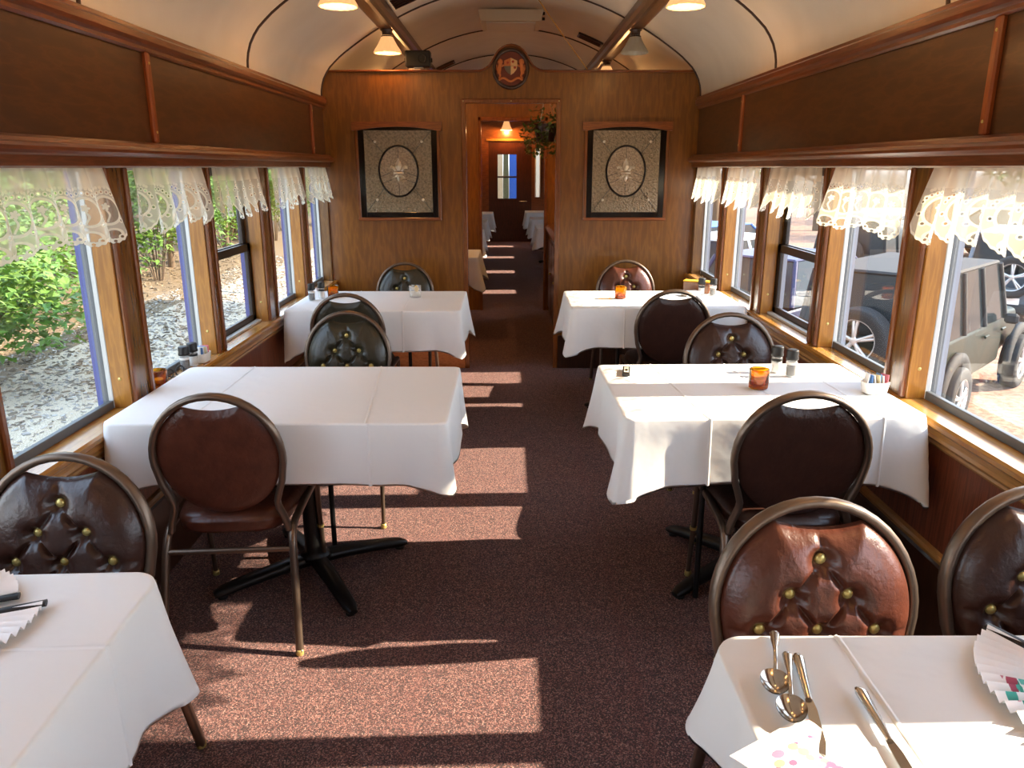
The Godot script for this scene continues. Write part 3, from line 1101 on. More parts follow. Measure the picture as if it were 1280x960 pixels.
# ------------------------------------------------------------------ tables and cloths
func table(at: Vector3, turn: float, w: float, d: float, h: float, label: String, base_turn: float, rod := Vector2.ZERO, foot := Vector3.ZERO) -> void:
	var t := thing("pedestal_table", label, "table", at, turn, "pedestal dining tables")
	var mb := MB.new()
	mb.box(Vector3(0, h - 0.016, 0), Vector3(w - 0.012, 0.026, d - 0.012), 0.006)
	put("table_top", mb, M.board, t)
	mb = MB.new()
	mb.lathe([[0.0, 0.07], [0.062, 0.07], [0.058, 0.085], [0.038, 0.10], [0.036, h - 0.05], [0.036, h - 0.03]], 20, foot)
	put("column", mb, M.iron, t)
	mb = MB.new()
	mb.box(foot + Vector3(0, h - 0.034, 0), Vector3(0.30, 0.012, 0.30), 0.003)
	put("mounting_plate", mb, M.iron, t)
	for k in 4:
		var a := base_turn + PI * 0.5 * k
		var dir := Vector3(cos(a), 0, sin(a))
		mb = MB.new()
		mb.xf.origin = foot
		mb.tube([Vector3(0, 0.066, 0), dir * 0.12 + Vector3(0, 0.060, 0), dir * 0.30 + Vector3(0, 0.040, 0), dir * 0.365 + Vector3(0, 0.028, 0), dir * 0.395 + Vector3(0, 0.020, 0)], [0.034, 0.033, 0.028, 0.026, 0.016], 10, false, 1.0, 0.62, Vector3.UP, true)
		var arm := put("base_arm", mb, M.iron, t)
		mb = MB.new()
		mb.lathe([[0.0, 0.012], [0.018, 0.012], [0.018, 0.0], [0.0, 0.0]], 12, foot + dir * 0.365)
		put("glide", mb, M.rubber, arm)
	if rod != Vector2.ZERO:
		mb = MB.new()
		mb.tube([Vector3(rod.x, 0.0, rod.y), Vector3(rod.x, h - 0.03, rod.y)], 0.011, 8)
		put("support_leg", mb, M.iron, t)

func cloth(at: Vector3, turn: float, w: float, d: float, drop: float, sd: int, label: String, creases: Array, wall_side := 0, rad := 0.03, tip := 1.0) -> void:
	# a square cloth laid over a table: flat top with ironed folds, hanging sides, pointed corners
	rng.seed = 900 + sd
	var o := thing("tablecloth", label, "tablecloth", at, turn, "white tablecloths")
	var hx := w * 0.5 + 0.004
	var hz := d * 0.5 + 0.004
	var per := []      # [point, outward, distance to the nearest corner along the edge, run]
	var cn := [Vector2(1, 1), Vector2(-1, 1), Vector2(-1, -1), Vector2(1, -1)]
	var run := 0.0
	for k in 4:
		var c := Vector2(cn[k].x * (hx - rad), cn[k].y * (hz - rad))
		var a0 := PI * 0.5 * k
		for i in 13:
			var an := a0 + PI * 0.5 * i / 12.0
			var dirv := Vector2(cos(an), sin(an))
			per.append([c + dirv * rad, dirv, (i - 6) * rad * PI / 24.0, 0.0, k])
		var nx := Vector2(cn[(k + 1) % 4].x * (hx - rad), cn[(k + 1) % 4].y * (hz - rad))
		var an1 := a0 + PI * 0.5
		var dv := Vector2(cos(an1), sin(an1))
		var L := c.distance_to(nx)
		var n := 46
		for i in range(1, n):
			var f := float(i) / n
			f = f - 0.09 * sin(TAU * f) / 1.0 * 0.8
			var away := minf(f, 1.0 - f) * L + rad * PI / 4.0
			per.append([c.lerp(nx, f) + dv * rad, dv, away if f < 0.5 else -away, 0.0, k if f < 0.5 else (k + 1) % 4])
	for i in per.size():
		if i > 0: run += per[i][0].distance_to(per[i - 1][0])
		per[i][3] = run
	var ph := [rng.randf() * TAU, rng.randf() * TAU, rng.randf() * TAU]
	var lean := []
	for k in 4: lean.append([rng.randf_range(0.6, 1.25), rng.randf_range(-0.6, 0.6)])
	var rows := []
	var uvs := []
	# top, as rings from the middle out
	var tops := 44
	for r in tops + 1:
		var f := float(r) / tops
		var row := []
		for q in per:
			var p: Vector2 = q[0] * f
			row.append(Vector3(p.x, 0.0, p.y))
			uvs.append(p)
		rows.append(row)
	# sides
	var R := 22
	for r in range(1, R + 1):
		var f := float(r) / R
		var row := []
		for q in per:
			var ds: float = q[2]
			var kk: int = q[4]
			var wgt := exp(-absf(ds) / 0.062)
			var hang: float = drop * (1.0 + 0.30 * wgt * lean[kk][0]) + 0.006 * sin(q[3] * 7.0 + ph[0])
			var tuck := exp(-pow((absf(ds) - 0.15) / 0.05, 2.0))
			var flare: float = 0.012 + 0.062 * wgt * lean[kk][0] * tip - 0.018 * tuck
			flare += 0.008 * sin(q[3] * 9.0 + ph[1]) * (1.0 - wgt) + 0.002 * sin(q[3] * 23.0 + ph[2]) * (1.0 - wgt)
			var p: Vector2 = q[0] + q[1] * (flare * pow(f, 1.25) + 0.004 * sin(minf(f * 10.0, PI * 0.5)))
			p += Vector2(-q[1].y, q[1].x) * wgt * lean[kk][1] * 0.05 * f
			var y: float = -hang * f
			if f < 0.06: y *= 0.7
			if wall_side != 0 and p.x * wall_side > hx + 0.006: p.x = (hx + 0.006) * wall_side
			row.append(Vector3(p.x, y, p.y))
			uvs.append(p)
		rows.append(row)
	# a turned hem
	var hem := []
	for i in per.size():
		var last: Vector3 = rows[rows.size() - 1][i]
		var q: Array = per[i]
		hem.append(last + Vector3(-q[1].x * 0.003, 0.012, -q[1].y * 0.003))
		uvs.append(q[0])
	rows.append(hem)
	var mb := MB.new()
	mb.grid(rows, true, false, uvs, 0)
	# ironed folds: low sharp ridges across the top and down the sides
	for q in creases:
		var ax: int = q[0]
		var sk: float = q[2] if q.size() > 2 else 0.0
		var fold := []
		var ends := []
		for e in 25:
			var f := e / 24.0 * 2.0 - 1.0
			var a := Vector2(q[1] + sk * f * hz, f * hz) if ax == 0 else Vector2(f * hx, q[1] + sk * f * hx)
			var wd := Vector2(0.006, 0) if ax == 0 else Vector2(0, 0.006)
			var h := 0.0030 + 0.0008 * sin(e * 1.7 + wd.x)
			fold.append([Vector3(a.x - wd.x, 0.0002, a.y - wd.y), Vector3(a.x - wd.x * 0.12, h, a.y - wd.y * 0.12), Vector3(a.x + wd.x * 0.5, 0.0006, a.y + wd.y * 0.5), Vector3(a.x + wd.x, 0.0002, a.y + wd.y)])
			if e == 0 or e == 24: ends.append(a)
		mb.grid(fold, false, false, [], 1)
		for a in ends:
			var best := 0
			for i in per.size():
				if per[i][0].distance_squared_to(a) < per[best][0].distance_squared_to(a): best = i
			var outv: Vector2 = per[best][1]
			var along := Vector3(-outv.y, 0, outv.x) * 0.006
			fold = []
			for r in range(tops, rows.size() - 1):
				var p: Vector3 = rows[r][best]
				var ov := Vector3(outv.x, 0.0, outv.y)
				fold.append([p - along, p - along * 0.12 + ov * 0.0032, p + along * 0.5 + ov * 0.0006, p + along])
			mb.grid(fold, false, false, [], 1)
	put("cloth", mb, M.cloth, o)

func tables() -> void:
	# forest side
	table(Vector3(-0.795, 0, -2.785), 0.0, 1.132, 0.745, TAB_L - 0.003, "pedestal table under the bare white cloth on the forest side", 1.0, Vector2(0.05, -0.12))
	cloth(Vector3(-0.795, TAB_L, -2.785), 0.0, 1.132, 0.745, 0.215, 1, "white cloth on the bare table beside the salt and pepper on the forest-side ledge", [[0, 0.27, 0.09], [0, -0.30, 0.0]], -1, 0.03, 0.35)
	table(Vector3(-0.825, 0, -4.85), 0.0, 1.03, 0.75, TAB_L - 0.003, "pedestal table under the white cloth nearest the end wall, forest side", 0.3, Vector2(0.18, 0.1))
	cloth(Vector3(-0.825, TAB_L, -4.85), 0.0, 1.03, 0.75, 0.24, 2, "white cloth on the forest-side table nearest the end wall, with a small glass", [[0, 0.17, 0.03], [0, -0.2, 0.0]], -1, 0.03, 0.6)
	table(Vector3(-1.035, 0, -1.06), 0.04, 0.61, 0.74, TAB_L - 0.003, "small pedestal table under the white cloth with two paper fans", 0.5)
	cloth(Vector3(-1.035, TAB_L, -1.06), 0.04, 0.61, 0.74, 0.25, 3, "white cloth on the small forest-side table with two paper fans", [[1, -0.11]], -1, 0.06)
	# car park side
	table(Vector3(0.845, 0, -2.71), 0.02, 0.98, 0.70, TAB_R - 0.003, "pedestal table under the white cloth with the sugar caddy", 2.53, Vector2(-0.16, 0.12), Vector3(0.08, 0, -0.09))
	cloth(Vector3(0.845, TAB_R, -2.71), 0.02, 0.98, 0.70, 0.225, 4, "white cloth on the table with the amber votive and sugar caddy", [[0, -0.25, 0.07], [0, 0.055, 0.07], [0, 0.33, 0.03]], 1)
	table(Vector3(0.847, 0, -4.685), 0.0, 1.005, 0.64, TAB_R - 0.003, "pedestal table under the white cloth nearest the end wall, car park side", 0.5, Vector2(-0.2, 0.1), Vector3(0, 0, -0.11))
	cloth(Vector3(0.847, TAB_R, -4.685), 0.0, 1.005, 0.64, 0.235, 5, "white cloth on the car-park-side table nearest the end wall, with a yellow box", [[0, -0.23, 0.08], [0, 0.02, 0.08]], 1)
	table(Vector3(0.848, 0, -0.79), 0.0, 1.02, 0.73, TAB_R - 0.003, "pedestal table under the white cloth with spoons and knives", 0.6)
	cloth(Vector3(0.848, TAB_R, -0.79), 0.0, 1.02, 0.73, 0.165, 6, "white cloth on the table with loose spoons, knives and a printed napkin", [[0, -0.30, 0.0]], 1, 0.05)
	# the room beyond
	var k := 10
	for q in [[-0.83, -7.62, 1.04, "forest-side table just inside the doorway"], [-0.85, -10.3, 0.98, "forest-side table beyond the doorway, second in its row"], [-0.85, -12.4, 0.98, "forest-side table beyond the doorway, third in its row"], [-0.83, -14.6, 1.02, "forest-side table beyond the doorway, fourth in its row"], [0.85, -11.2, 0.96, "car-park-side table beyond the sideboard"], [0.84, -13.0, 1.0, "car-park-side table beyond the doorway, second in its row"], [0.82, -15.0, 1.04, "car-park-side table by the far door"]]:
		table(Vector3(q[0], 0, q[1]), 0.0, q[2], 0.72, 0.752, "pedestal table under the cloth of the %s" % q[3], 0.5)
		cloth(Vector3(q[0], 0.755, q[1]), 0.0, q[2], 0.72, 0.24, k, "white cloth on the %s" % q[3], [], -1 if q[0] < 0 else 1)
		k += 1

# ------------------------------------------------------------------ things on the tables
func votive(at: Vector3, label: String) -> void:
	var o := thing("votive_glass", label, "candle glass", at, 0.0, "amber votive glasses")
	var mb := MB.new()
	mb.lathe([[0.0, 0.0], [0.031, 0.0], [0.034, 0.003], [0.036, 0.03], [0.036, 0.070], [0.034, 0.073], [0.031, 0.070], [0.031, 0.016], [0.0, 0.014]], 28)
	put("cup", mb, M.amber, o)
	mb = MB.new()
	mb.lathe([[0.0, 0.002], [0.0308, 0.003], [0.0325, 0.013], [0.0, 0.013]], 20)
	put("thick_base", mb, M.amber_rim, o)
	mb = MB.new()
	mb.lathe([[0.0, 0.032], [0.018, 0.032], [0.019, 0.030], [0.019, 0.015], [0.0, 0.015]], 18)
	put("tea_light", mb, M.cream, o)

func mill(at: Vector3, pepper: bool, label: String) -> void:
	var o := thing("pepper_mill" if pepper else "salt_mill", label, "mill", at, 0.0, "glass table mills")
	var mb := MB.new()
	mb.lathe([[0.0, 0.0], [0.019, 0.0], [0.0205, 0.003], [0.0205, 0.060], [0.018, 0.066], [0.0, 0.066]], 20)
	put("jar", mb, M.clear, o)
	mb = MB.new()
	mb.lathe([[0.0, 0.002], [0.0185, 0.003], [0.0185, 0.042], [0.0, 0.042]], 18)
	put("contents", mb, M.pepper if pepper else M.salt, o)
	mb = MB.new()
	mb.lathe([[0.0208, 0.046], [0.0211, 0.046], [0.0211, 0.056], [0.0208, 0.056]], 20)
	put("label_band", mb, M.black if not pepper else M.white, o)
	mb = MB.new()
	mb.lathe([[0.0, 0.104], [0.019, 0.104], [0.022, 0.100], [0.0215, 0.078], [0.0235, 0.074], [0.0235, 0.066], [0.0, 0.066]], 20, Vector3.ZERO, 0.02, 20)
	put("grinder_cap", mb, M.black, o)

func sugar(at: Vector3, label: String, turn := 0.0) -> void:
	var o := thing("sugar_caddy", label, "sugar caddy", at, turn, "white sugar caddies")
	var mb := MB.new()
	var rows := []
	for q in [[0.0, 0.0], [0.80, 0.0], [0.86, 0.004], [1.0, 0.040], [1.0, 0.043], [0.95, 0.043], [0.82, 0.006], [0.0, 0.005]]:
		var row := []
		for k in 32:
			var an := TAU * k / 32.0
			var m := pow(pow(absf(cos(an)), 4.0) + pow(absf(sin(an)), 4.0), -0.25)
			row.append(Vector3(cos(an) * m * 0.046 * q[0], q[1], sin(an) * m * 0.032 * q[0]))
		rows.append(row)
	mb.grid(rows, true)
	put("dish", mb, M.porcelain, o)
	rng.seed = 77
	var cols := [c8(236, 234, 228), c8(92, 132, 186), c8(240, 238, 232), c8(206, 190, 150), c8(120, 160, 206), c8(238, 236, 230), c8(214, 120, 130)]
	for k in 7:
		mb = MB.new()
		mb.xf = Transform3D(Basis(Vector3(0, 1, 0), rng.randf_range(-0.3, 0.3)) * Basis(Vector3(0, 0, 1), rng.randf_range(-0.25, 0.25)), Vector3(-0.032 + 0.0105 * k, 0.036 + rng.randf_range(0, 0.008), rng.randf_range(-0.006, 0.006)))
		mb.box(Vector3.ZERO, Vector3(0.004, 0.056, 0.036), 0.001)
		put("packet", mb, mat(cols[k], 0.7), o)

func fan_image(which: int) -> ImageTexture:
	# print on the folded paper: sprigs in green and rose
	var im := Image.create(256, 256, false, Image.FORMAT_RGBA8)
	im.fill(Color(0.95, 0.94, 0.93))
	rng.seed = 300 + which
	var spots := []
	for k in 46:
		var a := rng.randf_range(0.48, 0.72) if which == 0 else rng.randf_range(0.1, 0.9)
		var r := rng.randf_range(0.55, 0.88) if which == 0 else rng.randf_range(0.58, 0.66)
		var col: Color = [c8(52, 150, 132), c8(70, 168, 152), c8(96, 186, 176), c8(168, 76, 96)][k % 4] if which == 0 else [c8(196, 96, 110), c8(210, 130, 140)][k % 2]
		if which == 1 and k > 16: continue
		spots.append([a, r, col, rng.randf_range(0.012, 0.04) if which == 0 else 0.012])
	for y in 256:
		for x in 256:
			var u := x / 255.0
			var v := y / 255.0
			for q in spots:
				var dx: float = (u - q[0]) * 1.6
				var dy: float = v - q[1]
				if dx * dx + dy * dy < q[3] * q[3]:
					im.set_pixel(x, y, q[2])
	return ImageTexture.create_from_image(im)

func fan(at: Vector3, turn: float, spread: float, rad: float, which: int, label: String, handle := true) -> void:
	# pleated paper fan lying open: leaf round the pivot, handle sticks closed against one side
	var o := thing("paper_fan", label, "paper fan", at, turn, "open paper fans on the tables")
	var rows := []
	var uvs := []
	var pleats := int(spread / 0.105)
	for r in 7:
		var f := r / 6.0
		var row := []
		for k in pleats * 2 + 1:
			var u := float(k) / (pleats * 2)
			var an := -spread * 0.5 + spread * u
			var rr := lerpf(0.035, rad, f)
			var edge := 0.0 if k % 2 == 0 else -0.003 * f
			row.append(Vector3(sin(an) * (rr + edge), 0.004 + (0.014 * f if k % 2 == 0 else 0.0), -cos(an) * (rr + edge)))
			uvs.append(Vector2(u, f))
		rows.append(row)
	var m := mat(Color.WHITE, 0.8)
	m.albedo_texture = fan_image(which)
	m.backlight_enabled = true
	m.backlight = Color(0.25, 0.25, 0.25)
	var mb := MB.new()
	# each fold as its own flat facet
	for r in 6:
		for k in pleats * 2:
			var C := pleats * 2 + 1
			mb.poly([rows[r][k], rows[r][k + 1], rows[r + 1][k + 1], rows[r + 1][k]], Vector3(0, -1, 0), [uvs[r * C + k], uvs[r * C + k + 1], uvs[(r + 1) * C + k + 1], uvs[(r + 1) * C + k]])
	put("paper_leaf", mb, m, o)
	mb = MB.new()
	mb.lathe([[0.0, 0.0], [0.007, 0.0], [0.007, 0.014], [0.0, 0.015]], 12)
	put("pivot", mb, M.black, o)
	for e in 2:
		var an := (-0.5 if e == 0 else 0.5) * (spread + 0.05)
		mb = MB.new()
		var dir := Vector3(sin(an), 0, -cos(an))
		mb.tube([Vector3(0, 0.007, 0) - dir * 0.018, Vector3(0, 0.007, 0) + dir * 0.04, Vector3(0, 0.009, 0) + dir * rad * 0.7, Vector3(0, 0.010, 0) + dir * (rad + 0.004)], [0.008, 0.007, 0.009, 0.0105], 8, false, 1.0, 0.5, Vector3.UP, true)
		put("guard_stick", mb, M.black, o)

func spoon(at: Vector3, turn: float, ln: float, label: String) -> void:
	var o := thing("spoon", label, "spoon", at, turn, "steel spoons")
	o.scale = Vector3.ONE * 1.18
	var mb := MB.new()
	# bowl
	var rows := []
	for r in 9:
		var f := r / 8.0
		var row := []
		for k in 24:
			var an := TAU * k / 24.0
			row.append(Vector3(cos(an) * 0.0185 * f * (1.0 - 0.12 * sin(an)), 0.004 + 0.009 * pow(f, 2.0), sin(an) * 0.027 * f + 0.027))
		rows.append(row)
	mb.grid(rows, true, false, [], 1)
	rows = []
	for r in 9:
		var f := r / 8.0
		var row := []
		for k in 24:
			var an := TAU * k / 24.0
			row.append(Vector3(cos(an) * 0.019 * f * (1.0 - 0.12 * sin(an)), 0.0025 + 0.0098 * pow(f, 2.0), sin(an) * 0.0277 * f + 0.027))
		rows.append(row)
	mb.grid(rows, true, false, [], -1)
	put("bowl", mb, M.steel, o)
	mb = MB.new()
	mb.tube([Vector3(0, 0.011, 0.002), Vector3(0, 0.015, -0.015), Vector3(0, 0.014, -ln * 0.35), Vector3(0, 0.008, -ln * 0.6), Vector3(0, 0.0065, -ln * 0.75), Vector3(0, 0.006, -ln * 0.80)], [0.0028, 0.0028, 0.0032, 0.0062, 0.0078, 0.0055], 10, false, 1.0, 0.45)
	put("handle", mb, M.steel, o)

func knife(at: Vector3, turn: float, label: String) -> void:
	var o := thing("table_knife", label, "knife", at, turn, "steel table knives")
	var mb := MB.new()
	mb.tube([Vector3(0, 0.007, 0.0), Vector3(0, 0.008, -0.03), Vector3(0, 0.008, -0.07), Vector3(0, 0.009, -0.10), Vector3(0, 0.007, -0.112)], [0.005, 0.0065, 0.008, 0.0095, 0.006], 10, false, 1.0, 0.6)
	put("handle", mb, M.steel, o)
	mb = MB.new()
	mb.xf = Transform3D(Basis(Vector3(1, 0, 0), -PI * 0.5), Vector3(0, 0.003, 0))
	mb.prism(pv([-0.005, 0.004, 0.006, 0.004, 0.009, -0.02, 0.009, -0.09, 0.004, -0.115, -0.004, -0.112, -0.007, -0.06]), 0.0, 0.0025)
	put("blade", mb, M.steel, o)

func tableware() -> void:
	var y := TAB_R + 0.003
	votive(Vector3(0.893, y, -2.70), "amber glass votive between the pepper mill and the round-backed chair")
	mill(Vector3(1.035, y, -2.93), false, "clear salt mill with black cap on the car-park-side table")
	mill(Vector3(1.072, y, -2.87), true, "dark pepper mill with black cap on the car-park-side table")
	sugar(Vector3(1.288, y, -2.635), "white sugar caddy full of paper packets beside the window", 0.1)
	var o := thing("match_box", "small dark name block lying on the aisle corner of white cloth", "matchbox", Vector3(0.443, y, -2.92), -0.16)
	var mb := MB.new()
	mb.box(Vector3(0, 0.006, 0), Vector3(0.030, 0.012, 0.115), 0.002)
	put("case", mb, M.sash_black, o)
	mb = MB.new()
	mb.box(Vector3(0, 0.0125, 0), Vector3(0.018, 0.002, 0.085), 0.0005)
	put("face", mb, M.cream, o)
	mb = MB.new()
	mb.box(Vector3(0, 0.0138, 0.012), Vector3(0.010, 0.001, 0.03), 0.0003)
	put("print", mb, M.black, o)
	votive(Vector3(0.668, y, -4.70), "amber glass votive on the car-park-side table nearest the end wall")
	mill(Vector3(1.200, y, -4.84), false, "salt mill in front of the yellow box")
	mill(Vector3(1.268, y, -4.82), true, "pepper mill in front of the yellow box")
	o = thing("tea_box", "yellow-lidded box beside the window, car park side", "box", Vector3(1.195, y, -4.93), -0.5)
	mb = MB.new()
	mb.box(Vector3(0, 0.035, 0), Vector3(0.17, 0.07, 0.06), 0.003)
	put("carton", mb, M.mould, o)
	mb = MB.new()
	mb.box(Vector3(0, 0.073, 0), Vector3(0.174, 0.008, 0.064), 0.002)
	put("lid", mb, M.yellow, o)
	o = thing("napkin_stack", "low pile of white paper napkins by the salt mill", "napkins", Vector3(1.125, y, -4.80), 0.3)
	for k in 3:
		mb = MB.new()
		mb.box(Vector3(0.003 * k, 0.006 + 0.009 * k, 0), Vector3(0.10, 0.008, 0.08), 0.003)
		put("napkin", mb, M.paper, o)
	# forest side
	y = TAB_L + 0.003
	o = thing("glass_tumbler", "small clear tumbler with wax on the forest-side table nearest end wall", "glass", Vector3(-0.625, y, -4.96))
	mb = MB.new()
	mb.lathe([[0.0, 0.0], [0.034, 0.0], [0.037, 0.004], [0.040, 0.075], [0.038, 0.075], [0.034, 0.01], [0.0, 0.008]], 24)
	put("cup", mb, M.clear, o)
	mb = MB.new()
	mb.lathe([[0.0, 0.009], [0.033, 0.010], [0.035, 0.034], [0.0, 0.034]], 20)
	put("wax", mb, M.cream, o)
	mb = MB.new()
	mb.ball(Vector3(0.008, 0.055, 0), Vector3(0.016, 0.020, 0.014), 10, 6)
	put("wedge", mb, M.yellow, o)
	mill(Vector3(-1.268, y, -4.85), true, "pepper mill on the forest-side table nearest the end wall")
	mill(Vector3(-1.225, y, -4.93), false, "salt mill on the forest-side table nearest the end wall")
	votive(Vector3(-1.16, y, -4.97), "amber glass votive on the forest-side table nearest the end wall")
	var yl := SILL_L + 0.001
	votive(Vector3(-1.424, yl, -2.98), "amber glass votive standing on the forest-side window ledge")
	mill(Vector3(-1.432, yl, -3.26), true, "pepper mill standing on the forest-side window ledge")
	mill(Vector3(-1.424, yl, -3.33), false, "salt mill standing on the forest-side window ledge")
	sugar(Vector3(-1.415, yl, -3.405), "white sugar caddy standing on the forest-side window ledge", 1.5)
	o = thing("eyeglasses", "folded dark spectacles on the ledge beside the pepper mill", "glasses", Vector3(-1.42, yl, -3.12), 1.3)
	for s in [-1.0, 1.0]:
		mb = MB.new()
		var ring := []
		for k in 18:
			var an := TAU * k / 18.0
			ring.append(Vector3(0.033 * s + cos(an) * 0.026, 0.024 + sin(an) * 0.020, 0))
		mb.tube(ring, 0.0025, 6, true, 1.0, 1.0, Vector3(0, 0, 1))
		put("rim", mb, M.black, o)
		mb = MB.new()
		mb.tube([Vector3(0.058 * s, 0.03, 0), Vector3(0.055 * s, 0.02, 0.03), Vector3(-0.02 * s, 0.008, 0.035)], 0.0025, 6)
		put("temple", mb, M.black, o)
	fan(Vector3(-1.13, TAB_L + 0.003, -1.275), -0.26, 1.9, 0.165, 1, "white pleated paper fan with black sticks, the one by the chair")
	fan(Vector3(-1.10, TAB_L + 0.003, -1.235), -2.2, 1.9, 0.205, 1, "white paper fan with red dots lying further from the chair")
	y = TAB_R + 0.003
	fan(Vector3(0.925, y, -0.985), 1.885, 2.6, 0.212, 0, "white pleated paper fan with green sprigs and black sticks")
	spoon(Vector3(0.402, y, -1.045), -0.32, 0.125, "steel teaspoon lying apart from the knife")
	spoon(Vector3(0.405, y, -0.984), -0.30, 0.125, "steel soup spoon resting against the knife")
	knife(Vector3(0.432, y, -0.982), -0.2, "steel table knife tucked under the printed napkin")
	knife(Vector3(0.513, y, -0.895), -0.04, "steel table knife lying alone on the cloth")
	napkin()

func napkin() -> void:
	var im := Image.create(192, 192, false, Image.FORMAT_RGBA8)
	im.fill(Color(0.95, 0.94, 0.92))
	rng.seed = 411
	var sp := []
	for k in 34:
		var fl := k % 3
		sp.append([rng.randf_range(0.15, 0.85), rng.randf_range(0.15, 0.85), rng.randf_range(0.02, 0.07), [c8(186, 84, 116), c8(204, 116, 146), c8(150, 172, 122)][fl]])
	for y in 192:
		for x in 192:
			var u := x / 191.0
			var v := y / 191.0
			for q in sp:
				var dx: float = u - q[0]
				var dy: float = (v - q[1]) * 1.5
				if dx * dx + dy * dy < q[2] * q[2]: im.set_pixel(x, y, q[3])
			if absf(u - 0.07) < 0.008 or absf(v - 0.07) < 0.008: im.set_pixel(x, y, c8(224, 186, 190))
	var m := mat(Color.WHITE, 0.85)
	m.albedo_texture = ImageTexture.create_from_image(im)
	var o := thing("paper_napkin", "paper napkin printed with pink flowers over the cloth edge", "napkin", Vector3(0.385, TAB_R + 0.002, -0.845), 0.55, "")
	var rows := []
	var uvs := []
	for r in 15:
		var row := []
		for c in 15:
			var u := c / 14.0
			var v := r / 14.0
			row.append(Vector3((u - 0.5) * 0.15, 0.006 + 0.012 * sin(u * 3.0 + v * 2.0) * sin(v * 2.6) + 0.003 * sin(v * 9.0), (v - 0.5) * 0.15))
			uvs.append(Vector2(u, v))
		rows.append(row)
	var mb := MB.new()
	mb.grid(rows, false, false, uvs, 1)
	put("sheet", mb, m, o)

# ------------------------------------------------------------------ lamps and fittings
func lamp_light(o: Node3D, y: float, energy: float) -> void:
	var l := OmniLight3D.new()
	l.name = "lamp_light"
	l.position = Vector3(0, y, 0)
	l.light_color = c8(255, 190, 118)
	l.light_energy = energy
	l.light_size = 0.03
	l.omni_range = 25.0
	l.omni_attenuation = 2.0
	l.shadow_enabled = true
	o.add_child(l)

func ceiling_lamp(at: Vector3, lit: bool, label: String, energy := 0.03) -> void:
	var o := thing("ceiling_lamp", label, "lamp", at, 0.0, "bell-shaped glass lamps under the ceiling beams")
	var mb := MB.new()
	mb.lathe([[0.0, 0.0], [0.046, 0.0], [0.046, -0.008], [0.036, -0.012], [0.034, -0.040], [0.042, -0.044], [0.042, -0.050], [0.0, -0.050]], 20)
	put("gallery", mb, M.walnut, o)
	mb = MB.new()
	var rows := []
	for q in [[0.036, -0.040], [0.040, -0.052], [0.052, -0.075], [0.068, -0.105], [0.086, -0.132], [0.096, -0.150], [0.097, -0.158], [0.093, -0.158], [0.083, -0.132], [0.065, -0.105], [0.049, -0.075], [0.037, -0.052]]:
		var row := []
		for k in 60:
			var an := TAU * k / 60.0
			var rr: float = q[0] * (1.0 + 0.035 * cos(an * 15.0))
			row.append(Vector3(cos(an) * rr, q[1], sin(an) * rr))
		rows.append(row)
	mb.grid(rows, true)
	put("lamp_shade", mb, M.shade_lit if lit else M.shade_off, o)
	mb = MB.new()
	mb.ball(Vector3(0, -0.095, 0), Vector3(0.026, 0.036, 0.026), 14, 8)
	put("bulb", mb, M.bulb if lit else M.white, o)
	if lit: lamp_light(o, -0.165, energy)

